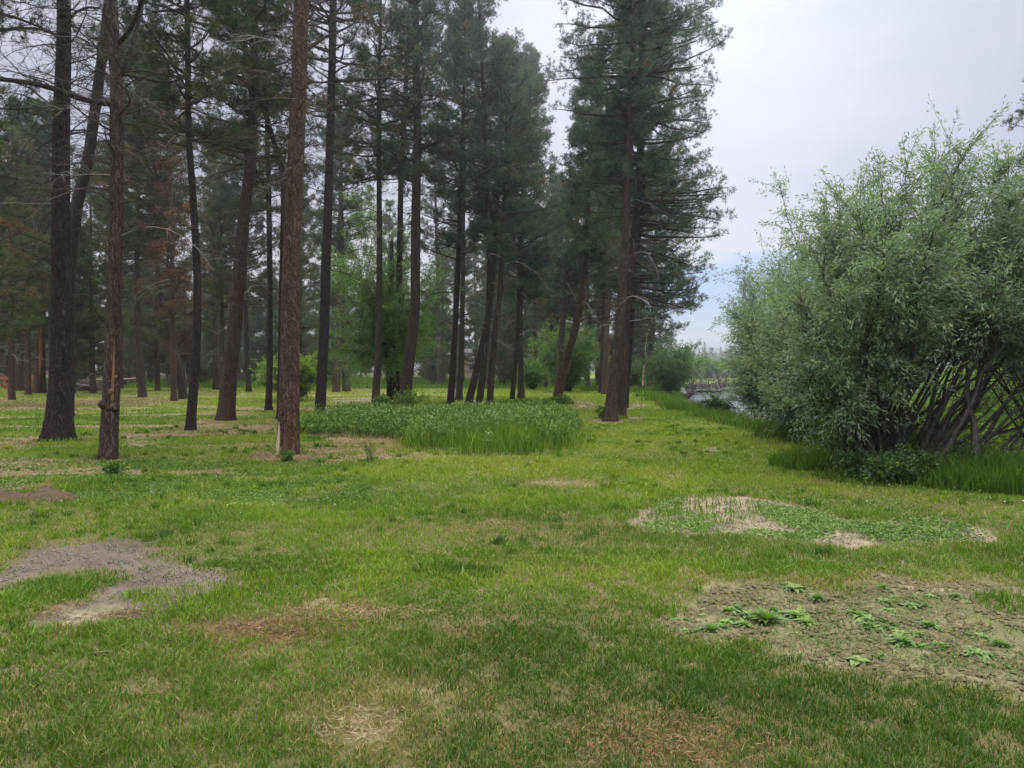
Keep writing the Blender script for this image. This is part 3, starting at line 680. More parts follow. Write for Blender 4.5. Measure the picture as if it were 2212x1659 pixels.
# rosette weeds on the bare patch, one by one
ROS = []
def rosettes():
    vs = []
    for s in range(5):
        rng = np.random.default_rng(300 + s); mb = MB(); wd = [.17, .14, .30, .20, .34][s]
        for ring, (n, L, el) in enumerate([[(9, .075, .25), (8, .06, .6), (5, .04, 1.3)], [(11, .08, .35), (9, .065, .9), (6, .05, 2)], [(6, .05, .12), (4, .035, .5)], [(7, .09, .15), (5, .06, .5)], [(5, .06, .2), (4, .04, .9), (3, .03, 1.8)]][s]):
            a = np.arange(n) / n * 6.283 + rng.uniform(0, 6, 1) + rng.normal(0, .15, n)
            l = L * rng.uniform(.7, 1.2, n); D = norm(np.stack([np.cos(a), np.sin(a), np.full(n, el)], -1))
            S = np.stack([-np.sin(a), np.cos(a), 0 * a], -1) * (l * wd)[:, None]; C = np.zeros((n, 3)) + (0, 0, .006)
            dn = np.array([0, 0, 1.0])
            p0, p1, p2 = C, C + D * l[:, None] * .45, C + D * l[:, None] * .95 - dn * (l * .22)[:, None]
            v = np.stack([p0, p1 - S, p1 - dn * .004, p1 + S, p2], 1)
            k = np.arange(n)[:, None] * 5
            t = np.repeat(np.clip([.45, .3, .6, .42, .2][s] + .15 * ring + rng.normal(0, .14, n), 0, 1), 5)
            mb.add(v, np.concatenate([np.concatenate([k, k + 1, k + 2], 1), np.concatenate([k, k + 2, k + 3], 1), np.concatenate([k + 1, k + 4, k + 2], 1), np.concatenate([k + 2, k + 4, k + 3], 1)]), 0, t)
        vs.append(mb.build('leaf_rosette', [M['weed']], link=False))
    rng = np.random.default_rng(12)
    L = [(330,840),(385,845),(480,820),(520,825),(600,895),(620,800),(640,850),(680,860),(730,825),(750,790),(790,850),(820,860),(900,820),(940,815),(1010,850),(1040,870),(1095,745),(1200,690),(970,690),(1020,690),(1060,690),(900,670),(940,665),(1240,815),(1290,815),(1320,830),(1350,880),(1400,900),(1380,860),(1450,870),(1500,900),(1500,880),(1560,930),(1590,990),(1630,980),(1650,1000),(1560,980),(1480,810),(1460,760),(1480,770),(1510,740),(1450,690),(1630,880),(1640,930),(1740,890),(1750,910),(1700,890),(1790,760),(1700,735),(1680,790),(1820,730),(1850,735),(1920,1010),(1960,1050),(1990,1070),(2060,990),(2080,1000),(2150,1020),(1750,990),(1800,1010),(1125,930),(1190,1040),(1320,1080),(1450,1045),(440,910),(480,900),(520,910),(380,905),(1970,950),(660,790),(700,870),(760,840),(600,860),(580,880),(970,850),(990,835),(860,800),(1520,915),(1540,950),(1470,900),(1430,915),(1370,890),(1900,760),(1600,780),(530,745)]
    for i, (cx, cy2) in enumerate(L):
        px, py = 1327 + cx * .4, 995 + cy2 * .4 + 4
        g = G(px, py); s = rng.choice([.45, .7, .9, 1.05, 1.4], p=[.2, .25, .25, .2, .1]) * rng.uniform(.9, 1.1) * (1.25 if 550 < cx < 1100 or 1200 < cx < 1700 else .8)
        o = place('rosette_weed', vs[i % 5], None, (g[0], g[1], float(height(g[0], g[1])) - .004), rng.uniform(0, 6.28)); o.scale = (s, s, s * rng.uniform(.9, 1.3))
        ROS.append((o, px, g[1]))
        tag(o, 'small green leaf rosette weed on the bare mossy soil patch', 'weed', 'rosette weeds on the bare soil patch')
rosettes()

# ============================ pines ============================
def crown_mesh(seed, center, z0, z1, rmax, nb, tw=10, tf=9, nk=13, nl=0.115, nw=0.011, mats=None, rust=0.03, extra=(), rise=0.25, base_tint=0.4, airy=0.0, shape=None, clump=0.11, origin=(0, 0, 0), link=False, name='crown', parent=None, gapseed=0):
    rng = np.random.default_rng(seed); mb = MB()
    z = z0 + (z1 - z0) * np.sort(rng.uniform(0, 1, nb) ** 0.95); az = rng.uniform(0, 2 * math.pi, nb)
    u = (z - z0) / (z1 - z0)
    if shape is None: prof = (0.62 + 0.38 * ss(0, 0.25, u)) * (1 - 0.86 * np.clip(u, 0, 1) ** 1.5)
    else: prof = np.interp(u, *shape)
    L = rmax * prof * rng.uniform(0.38, 1.32, nb) * (1 - airy * (fbm(az * 1.5, z * 0.45, seed + 5) > 0.58))
    L = np.maximum(L, 0.25)
    if len(extra):
        e0 = np.array(extra, float); q = np.random.default_rng(seed + 9); extra = np.vstack([e0, e0 + q.normal(0, 1, e0.shape) * (.25, .22, .2), e0 * (1, 1, .8) + q.normal(0, 1, e0.shape) * (.3, .3, .1)])
        e = np.array(extra, float); z = np.r_[z, e[:, 0]]; az = np.r_[az, e[:, 1]]; L = np.r_[L, e[:, 2]]; u = np.r_[u, np.clip((e[:, 0] - z0) / (z1 - z0), 0, 1)]
    n = len(z)
    C = center(z); out = np.stack([np.cos(az), np.sin(az), np.zeros(n)], -1); perp = np.stack([-np.sin(az), np.cos(az), np.zeros(n)], -1)
    K = 6; t = np.linspace(0, 1, K)
    slope = rise + 0.75 * u ** 2 + rng.normal(0, .12, n) - 0.35 * (1 - u) * rng.uniform(0, 1, n)
    curl = rng.uniform(0.0, 0.35, n)
    side = np.cumsum(rng.normal(0, .05, (n, K)), 1); side[:, 0] = 0
    B = C[:, None] + L[:, None, None] * (t[None, :, None] * out[:, None] + side[..., None] * perp[:, None]) 
    B[..., 2] += L[:, None] * (slope[:, None] * t + curl[:, None] * t ** 2 * 0.6)
    B[:, 0] = C
    R = (0.010 + 0.017 * L)[:, None] * (1 - 0.82 * t)[None]
    tubes(mb, B, R, 4, 0, 0.25)
    # side twigs
    tt = rng.uniform(0.28, 1.0, (n, tw)); sg = np.where(np.arange(tw) % 2 == 0, 1, -1)[None]
    idx = np.minimum((tt * (K - 1)).astype(int), K - 2); fr = tt * (K - 1) - idx
    ar = np.arange(n)[:, None]
    S = B[ar, idx] * (1 - fr)[..., None] + B[ar, idx + 1] * fr[..., None]
    bd = norm(B[:, -1] - B[:, 0])[:, None]
    ang = rng.uniform(0.5, 1.15, (n, tw)) * sg
    d = norm(bd * np.cos(ang)[..., None] + perp[:, None] * np.sin(ang)[..., None] + np.array([0, 0, 1.0]) * rng.normal(.22, .42, (n, tw, 1)))
    l = (L[:, None] * 0.38 * (1.15 - tt) + 0.20) * rng.uniform(.6, 1.2, (n, tw)); 
    E = S + d * l[..., None] + np.array([0, 0, 1.0]) * (0.12 * l)[..., None]
    S2, E2 = S.reshape(-1, 3), E.reshape(-1, 3); l2 = l.reshape(-1)
    Mi = (S2 + E2) / 2 + rng.normal(0, .05, S2.shape) * l2[:, None]
    tubes(mb, np.stack([S2, Mi, E2], 1), np.stack([.006 + 0 * l2, .0045 + 0 * l2, .002 + 0 * l2], 1) * (nw / .0085) ** .5, 3, 0, 0.25)
    # tufts clustered on the outer part of the twigs
    m = len(S2); s = np.where(rng.uniform(0, 1, (m, tf)) < .80, rng.uniform(.84, 1.06, (m, tf)), rng.uniform(.4, .8, (m, tf)))
    T = S2[:, None] * (1 - s[..., None]) + E2[:, None] * s[..., None] + rng.normal(0, clump * .62, (m, tf, 3))
    dd = norm(E2 - S2)[:, None] + np.array([0, 0, .35]) + rng.normal(0, .3, (m, tf, 3))
    # patches of branch without live needles
    bt = np.repeat(rng.normal(0, .10, n), tw)[:, None] + rng.normal(0, .17, (m, 1)) + rng.normal(0, .08, (m, tf)) + base_tint + .12 * (s > .97)
    rb = np.repeat(rng.uniform(0, 1, n) < rust, tw)[:, None] | (rng.uniform(0, 1, (m, 1)) < rust * .6)
    bt = np.where(rb, rng.uniform(.92, 1, (m, tf)), np.clip(bt, 0, .88))
    needles(mb, T.reshape(-1, 3), norm(dd).reshape(-1, 3), rng, nk, nl, nw, 1, bt.reshape(-1))
    mats = mats or [M['twig'], M['needle']]
    return mb.build(name, mats, parent, origin, link=link)

def trunk_mb(path, rr, rng, seg=20, step=0.14, flare=0.35, rough=0.035, ridges=7):
    """path (k,3), radii (k): a round trunk with swollen foot, returns builder and centre function"""
    path = np.asarray(path, float); rr = np.asarray(rr, float)
    zz = np.arange(path[0, 2] - 0.12, path[-1, 2], step)
    zz = np.r_[zz, path[-1, 2]]
    def smooth(v):
        w = np.interp(zz, path[:, 2], v)
        k = max(3, int(0.9 / step)) | 1
        pad = np.r_[2 * w[0] - w[1:k // 2 + 1][::-1], w, 2 * w[-1] - w[-k // 2:-1][::-1]] if len(w) > k + 2 else w
        return np.convolve(pad, np.ones(k) / k, 'valid')[:len(w)] if len(w) > k + 2 else w
    cx, cyy = smooth(path[:, 0]), smooth(path[:, 1]); r = smooth(rr)
    hgt = zz - path[0, 2]
    a = np.arange(seg) / seg * 2 * math.pi
    fl = flare * (1.35 * np.exp(-np.maximum(hgt, 0) / (.75 * rr[0] + .02)) + .35 * np.exp(-np.maximum(hgt, 0) / (3 * rr[0])))
    lob = 1 + fl[:, None] * (0.55 + 0.45 * np.cos(a * 4 + rng.uniform(0, 6)))[None] * 0.8
    s0 = rng.integers(1, 999)
    bump = (fbm(np.cos(a)[None] * ridges * .35 + 50, zz[:, None] * 0.9 + np.sin(a)[None] * ridges * .35, int(s0)) - .5) * 2 * rough * 1.6 + rng.normal(0, rough * .35, (len(zz), seg))
    Rr = r[:, None] * lob * (1 + bump)
    X = cx[:, None] + Rr * np.cos(a); Y = cyy[:, None] + Rr * np.sin(a); Z = np.broadcast_to(zz[:, None], X.shape)
    V = np.stack([X, Y, Z], -1); k = len(zz)
    i = np.arange(k - 1)[:, None]; q = np.arange(seg)[None]; q2 = (q + 1) % seg
    f = np.stack(np.broadcast_arrays(i * seg + q, i * seg + q2, (i + 1) * seg + q2, (i + 1) * seg + q), -1).reshape(-1, 4)
    mb = MB(); mb.add(V, f)
    mb.f.setdefault((3, 0), []).append(np.stack([np.full(seg - 2, (k - 1) * seg), (k - 1) * seg + np.arange(1, seg - 1), (k - 1) * seg + np.arange(2, seg)], -1))
    cen = lambda z: np.stack([np.interp(z, zz, cx), np.interp(z, zz, cyy), z], -1)
    rad_ = lambda z: np.interp(z, zz, r)
    return mb, cen, rad_, (zz, a, V)
def patch_mb(shell, cen, a0, a1, z0, z1, off=0.008, tapered=True):
    """a bare-wood scar lying on the trunk's own surface, a little proud of it"""
    zz, a, V = shell; n, k = 14, 7
    zs = np.linspace(z0, z1, n); mb = MB(); rows = []
    rng = np.random.default_rng(9)
    for i, z in enumerate(zs):
        t = i / (n - 1); half = (a1 - a0) / 2 * ((1 - t ** 2.2) if tapered else math.sin(math.pi * min(max(t, .06), .94)) ** .5)
        half *= 1 + rng.normal(0, .08)
        an = (a0 + a1) / 2 + np.linspace(-half, half, k)
        iz = int(np.clip(np.searchsorted(zz, z), 1, len(zz) - 1))
        c = cen(np.array([z]))[0]; w = (z - zz[iz - 1]) / (zz[iz] - zz[iz - 1])
        ring = V[iz - 1] * (1 - w) + V[iz] * w; rr = np.hypot(ring[:, 0] - c[0], ring[:, 1] - c[1])
        r = np.interp(an % 6.28319, np.r_[a, 6.28319], np.r_[rr, rr[0]]) + off
        r[[0, -1]] -= off * 2.2
        rows.append(np.stack([c[0] + r * np.cos(an), c[1] + r * np.sin(an), np.full(k, z)], -1))
    Vv = np.array(rows); i = np.arange(n - 1)[:, None]; j = np.arange(k - 1)[None]
    mb.add(Vv, np.stack(np.broadcast_arrays(i * k + j, i * k + j + 1, (i + 1) * k + j + 1, (i + 1) * k + j), -1).reshape(-1, 4)); return mb

def dead_branches(rng, cen, radf, z0, z1, n, Lm, pale=0.15, nt=7, thick=1.0, droop=0.5, side=None):
    """thin leafless limbs with a spray of fine twigs"""
    mb = MB()
    z = rng.uniform(z0, z1, n); az = rng.uniform(0, 6.283, n)
    if side is not None: az = side + rng.normal(0, .7, n)
    L = Lm * rng.uniform(.35, 1.2, n); out = np.stack([np.cos(az), np.sin(az), 0 * az], -1); perp = np.stack([-np.sin(az), np.cos(az), 0 * az], -1)
    C = cen(z) + out * (radf(z) * .8)[:, None]
    K = 7; t = np.linspace(0, 1, K)
    up = rng.normal(.35, .3, n); dr = droop * rng.uniform(.3, 1.7, n)
    B = C[:, None] + L[:, None, None] * (t[None, :, None] * out[:, None] + (rng.normal(0, .25, n)[:, None] * t ** 2)[..., None] * perp[:, None])
    B += np.cumsum(rng.normal(0, .02, (n, K, 3)), 1) * L[:, None, None]
    B[:, 0] = C
    B[..., 2] += L[:, None] * (up[:, None] * t - (up * .7 + dr)[:, None] * t ** 2)
    tint = np.where(rng.uniform(0, 1, n) < pale * .5, rng.uniform(.65, .9, n), rng.uniform(.1, .5, n))
    tubes(mb, B, thick * (0.004 + .0065 * L)[:, None] * (1 - .8 * t)[None], 4, 0, tint)
    tt = rng.uniform(.2, 1, (n, nt)); idx = np.minimum((tt * (K - 1)).astype(int), K - 2); fr = tt * (K - 1) - idx; ar = np.arange(n)[:, None]
    S = B[ar, idx] * (1 - fr)[..., None] + B[ar, idx + 1] * fr[..., None]
    sg = rng.choice([-1, 1], (n, nt)); ang = rng.uniform(.4, 1.3, (n, nt)) * sg
    d = norm(out[:, None] * np.cos(ang)[..., None] + perp[:, None] * np.sin(ang)[..., None] + rng.normal(0, .45, (n, nt, 3)))
    l = (L[:, None] * .45 * rng.uniform(.3, 1.1, (n, nt)) * (1.2 - tt * .7))
    S2 = S.reshape(-1, 3); d2 = d.reshape(-1, 3); l2 = l.reshape(-1, 1); m = len(S2)
    p1 = S2 + d2 * l2 * .5 + rng.normal(0, .04, (m, 3)) * l2; p2 = S2 + d2 * l2 - np.array([0, 0, 1.0]) * l2 * rng.uniform(-.1, .45, (m, 1))
    bz = bez(S2, p1, p2, 4); ttn = np.repeat(tint, nt)
    tubes(mb, bz, thick * np.array([.0045, .004, .003, .0018])[None] * np.ones((m, 1)), 3, 0, ttn)
    q = 3; ii = np.repeat(np.arange(m), q); k = rng.integers(1, 4, m * q); S3 = bz[ii, k]
    d3 = norm(d2[ii] + rng.normal(0, .7, (m * q, 3))); l3 = l2[ii] * rng.uniform(.25, .6, (m * q, 1))
    tubes(mb, np.stack([S3, S3 + d3 * l3 * .5 + rng.normal(0, .03, S3.shape) * l3, S3 + d3 * l3 - np.array([0, 0, .2]) * l3], 1), thick * np.array([.0028, .0024, .0014])[None] * np.ones((m * q, 1)), 3, 0, ttn[ii])
    return mb

def px_path(pts, ws, Y, top=None, zb=None):
    """trunk path in the upright plane at distance Y from outline pixels; goes on to height top"""
    pts = np.array(pts, float); p = P(pts[:, 0], pts[:, 1], Y)
    r = np.array(ws, float) / 2 / FPX * Y
    if zb is not None: p[0, 2] = zb
    if top and top > p[-1, 2] + .5:
        d = (p[-1] - p[-2]) / max(p[-1, 2] - p[-2, 2], .1); h0 = p[-1, 2]; last = p[-1].copy(); r0 = r[-1]
        for k in (.33, .66, 1.0):
            h = (top - h0) * k; p = np.vstack([p, last + d * h * (1 - .35 * k)]); p[-1, 2] = h0 + h
            r = np.r_[r, r0 * (1 - .88 * k)]
    return p, r
ALLT = []
def pine(pts, ws, label, top=20, crown=None, dead=None, mat='bark', group=None, name='pine_tree', seg=20, step=.14, seed=0, flare=.35, fork=None, cat='pine tree', dY=0):
    b = G(pts[0][0], pts[0][1]); Y = b[1]; zb = float(height(b[0], Y))
    b = np.array([b[0], Y, zb]); rng = np.random.default_rng(1000 + seed)
    p, r = px_path(pts, ws, Y, top, zb); p[:, 1] += dY * (p[:, 2] - zb)
    rt = root(name, b, label, cat, group)
    mb, cen, rf, shell = trunk_mb(p, r, rng, seg, step, flare)
    mb.build('trunk', [M[mat]], rt, b, smooth=True)
    if dead:
        for dk in (dead if isinstance(dead, list) else [dead]):
            dk = dict(dk); dead_branches(rng, cen, rf, **dk).build('dead_branches', [M['twig']], rt, b)
    if crown:
        ck = dict(crown); mt = ck.pop('mats', None)
        crown_mesh(seed + 50, cen, origin=b, link=True, parent=rt, mats=mt, **ck)
    ALLT.append((b[0], b[1]))
    return rt, cen, rf, shell, b
NB = [M['twig'], M['needle_blue']]
NN = [M['twig'], M['needle']]
def limb(rt, b, pts, ws, Y, mat='bark', twigs=0, seed=0, name='limb', foliage=None):
    """a thick limb drawn by its outline, at distance Y (or per-point distances)"""
    pts = np.array(pts, float); Yv = np.linspace(Y[0], Y[1], len(pts)) if isinstance(Y, tuple) else np.full(len(pts), Y)
    p = P(pts[:, 0], pts[:, 1], Yv); k = 14; t = np.linspace(0, 1, len(p)); q = np.linspace(0, 1, k)
    pp = np.stack([np.interp(q, t, p[:, i]) for i in range(3)], -1); rr = np.interp(q, t, np.array(ws) / 2 / FPX * Yv)
    for _ in range(2): pp[1:-1] = (pp[:-2] + 2 * pp[1:-1] + pp[2:]) / 4
    rng = np.random.default_rng(seed); mb = MB(); tubes(mb, pp, rr, 10, 0, .3, .04, rng)
    o = mb.build(name, [M[mat]], rt, b, smooth=True)
    if twigs:
        mt = MB(); i = rng.integers(3, k, twigs); S = pp[i]; d = norm(rng.normal(0, 1, (twigs, 3)) + norm(pp[-1] - pp[0]) * .7); l = rng.uniform(.3, 1.1, (twigs, 1))
        bz = bez(S, S + d * l * .5, S + d * l + rng.normal(0, .15, (twigs, 3)) * l, 5)
        tubes(mt, bz, np.linspace(.011, .003, 5)[None] * np.ones((twigs, 1)), 3, 0, rng.uniform(.05, .5, twigs))
        ii = np.repeat(np.arange(twigs), 5); s3 = bz[ii, rng.integers(1, 5, len(ii))]; d3 = norm(d[ii] + rng.normal(0, .8, (len(ii), 3))); l3 = l[ii] * rng.uniform(.2, .5, (len(ii), 1))
        tubes(mt, np.stack([s3, s3 + d3 * l3 * .5, s3 + d3 * l3 + rng.normal(0, .1, s3.shape) * l3], 1), np.array([.004, .003, .002])[None] * np.ones((len(ii), 1)), 3, 0, .3)
        mt.build('twigs', [M['twig']], o, (0, 0, 0))
    return o

G1 = 'tall pines standing on the left lawn'
# --- T1 leftmost big trunk
t1, c1, r1, s1, b1 = pine([(126,952),(130,840),(131,700),(131,500),(132,280),(138,120),(138,0)], [54,44,41,37,33,29,26], 'broad dark pine trunk nearest the left edge, second thickest on the lawn', 21,
     dict(z0=11.5, z1=21, rmax=2.6, nb=80), [dict(z0=3.0, z1=9.5, n=34, Lm=1.7, pale=.3, nt=9), dict(z0=5.5, z1=11, n=44, Lm=2.1, pale=.05, nt=14, droop=.15)], 'bark_dark', G1, seed=1)
# --- T2 with the burl and orange streak
t2, c2, r2, s2, b2 = pine([(232,992),(236,930),(240,850),(245,720),(249,550),(252,400),(252,160),(243,60),(240,0)], [36,37,35,32,28,26,25,25,24], 'knobbly pine trunk with orange scar and burl, right of the leftmost trunk', 20,
     dict(z0=10, z1=20, rmax=2.4, nb=80), [dict(z0=3.5, z1=8, n=26, Lm=1.5, pale=.3, nt=9), dict(z0=4.5, z1=10.5, n=44, Lm=2.0, pale=.05, nt=14, droop=.15)], 'bark', G1, seed=2, flare=.28)
patch_mb(s2, c2, 5.2, 5.55, 1.05, 2.2, .002, True).build('bark_scar', [M['wood_scar']], t2, b2, smooth=True)
def burl(cen, rf, z, az, s, rt, b, mat='bark_red'):
    rng = np.random.default_rng(int(z * 100)); u = np.linspace(0, math.pi, 9)[:, None]; v = (np.arange(12) / 12 * 2 * math.pi)[None]
    r = s * (1 + .25 * rng.normal(0, .5, (9, 12))); r[0] = r[0, 0]; r[-1] = r[-1, 0]
    X = r * np.sin(u) * np.cos(v); Y = r * np.sin(u) * np.sin(v); Z = r * np.cos(u) * 1.2
    c = cen(np.array([z]))[0]; rr = float(rf(z)) * .82
    V = np.stack([X + c[0] + rr * math.cos(az), Y + c[1] + rr * math.sin(az), Z + z], -1)
    i = np.arange(8)[:, None]; q = np.arange(12)[None]; q2 = (q + 1) % 12
    mb = MB(); mb.add(V, np.stack(np.broadcast_arrays(i * 12 + q, i * 12 + q2, (i + 1) * 12 + q2, (i + 1) * 12 + q), -1).reshape(-1, 4))
    mb.build('burl', [M[mat]], rt, b, smooth=True)
burl(c2, r2, 0.98, 4.2, .085, t2, b2); burl(c2, r2, 0.92, 5.6, .075, t2, b2); burl(c2, r2, 1.2, 5.2, .05, t2, b2, 'wood_scar'); burl(c2, r2, 1.45, 5.7, .04, t2, b2, 'wood_scar')
Yt = b2[1]
limb(t2, b2, [(248,225),(200,222),(150,205),(100,185),(60,178),(0,170),(-80,168)], [12,12,12,11,10,9,7], (Yt, Yt - 1.5), 'bark_dark', 26, 3)
limb(t2, b2, [(258,175),(275,130),(290,80),(305,30),(312,-30)], [9,8,8,7,6], (Yt, Yt + .8), 'bark_dark', 16, 4)
limb(t2, b2, [(255,95),(285,60),(300,20),(310,-20)], [10,9,8,7], (Yt, Yt - .8), 'bark_dark', 14, 5)
limb(t2, b2, [(262,160),(310,170),(360,180),(410,165)], [6,5,4,3], (Yt, Yt + 1), 'bark_dark', 14, 6)
limb(t1, b1, [(146,45),(165,25),(190,15),(215,18)], [6,5,5,4], (b1[1], b1[1] - .6), 'bark_dark', 12, 7)
limb(t1, b1, [(128,80),(90,62),(50,60),(0,68),(-40,60)], [5,5,4,4,3], (b1[1], b1[1] - .6), 'bark_dark', 16, 8)
# --- T3 leaning trunk behind T1
pine([(146,900),(148,700),(152,560),(166,440),(192,340),(210,200),(226,80),(236,0)], [26,25,24,24,22,21,20,20], 'dark pine leaning right behind the leftmost trunk', 21,
     dict(z0=11, z1=21, rmax=2.6, nb=70), dict(z0=4, z1=13, n=40, Lm=1.7, pale=.2, nt=9), 'bark_dark', G1, seed=3)
# --- a pine just outside the left edge whose boughs hang into the corner
pine([(-230,985),(-215,700),(-205,400),(-200,0)], [40,33,29,25], 'pine standing just outside the left edge, its boughs hanging into the corner', 16,
     dict(z0=4.6, z1=16, rmax=2.7, nb=130), dict(z0=2.5, z1=9, n=30, Lm=2.0, pale=.1, nt=12), 'bark_dark', G1, seed=12)
# --- T4 slim
pine([(411,929),(418,840),(425,740),(427,620),(422,500),(415,400),(407,290),(406,150),(404,0)], [21,19,18,16,15,14,13,12,11], 'slim dark bowed pine between the scarred trunk and the thick leaning trunk', 19,
     dict(z0=7.2, z1=19, rmax=2.1, nb=110), dict(z0=3, z1=12, n=44, Lm=1.4, pale=.15, nt=9), 'bark_dark', G1, seed=4, flare=.3)
# --- T5
t5 = pine([(487,907),(497,800),(508,700),(517,590),(528,450),(541,360),(546,240),(549,120),(546,0)], [37,32,30,28,24,22,20,19,18], 'thick pine bending right at the base, left of the bark-stripped trunk', 21,
     dict(z0=7.4, z1=21, rmax=2.6, nb=130), dict(z0=4, z1=13, n=46, Lm=1.8, pale=.2, nt=9), 'bark', G1, seed=5, flare=.30)
# --- T6 main with bare wood foot
t6, c6, r6, s6, b6 = pine([(622,980),(624,880),(626,760),(628,620),(632,480),(640,320),(647,160),(651,0)], [49,44,41,38,36,35,33,31], 'thickest pine on the lawn, reddish bark stripped pale at its foot', 21,
     dict(z0=12.5, z1=21, rmax=2.4, nb=70), [dict(z0=5, z1=12.5, n=76, Lm=1.6, pale=.12, nt=14, droop=.3)], 'bark_red', G1, seed=6, flare=.22)
patch_mb(s6, c6, 3.75, 4.35, -0.05, 0.62, .008).build('bare_wood_patch', [M['wood_pale']], t6, b6, smooth=True)
limb(t6, b6, [(660,110),(680,95),(705,78),(730,70)], [8,8,6,4], (b6[1], b6[1] + .5), 'bark', 14, 9)
limb(t6, b6, [(650,195),(662,188),(660,180),(664,165)], [5,5,4,3], b6[1] - .3, 'bark', 5, 10)
# --- T6b leaning limb tree behind
pine([(604,905),(607,760),(610,600),(612,480),(613,372),(590,300),(560,200),(535,130),(510,50),(480,0)], [14,13,13,12,12,11,10,9,9,8], 'thin pine behind the thickest trunk, its top leaning sharply left', 14,
     dict(z0=9, z1=14, rmax=1.8, nb=50), dict(z0=5, z1=11, n=30, Lm=1.5, nt=8), 'bark_dark', G1, seed=7)
# --- T7
pine([(691,898),(696,800),(701,700),(704,560),(708,480),(712,330),(717,160),(720,0)], [23,22,21,20,18,17,16,15], 'straight dark pine just right of the thickest trunk', 21,
     dict(z0=9.5, z1=21, rmax=2.3, nb=100, tf=7), dict(z0=4, z1=12, n=50, Lm=1.6, pale=.2, nt=9), 'bark_dark', G1, seed=8, flare=.2)
# --- T8 thin
pine([(580,886),(583,780),(583,640),(582,500),(579,360),(576,250)], [15,13,12,11,10,9], 'thin straight pine standing left of the thickest trunk', 16,
     dict(z0=7.5, z1=16, rmax=1.8, nb=70, mats=NN), dict(z0=4, z1=10, n=40, Lm=1.4, nt=8), 'bark_dark', G1, seed=9)

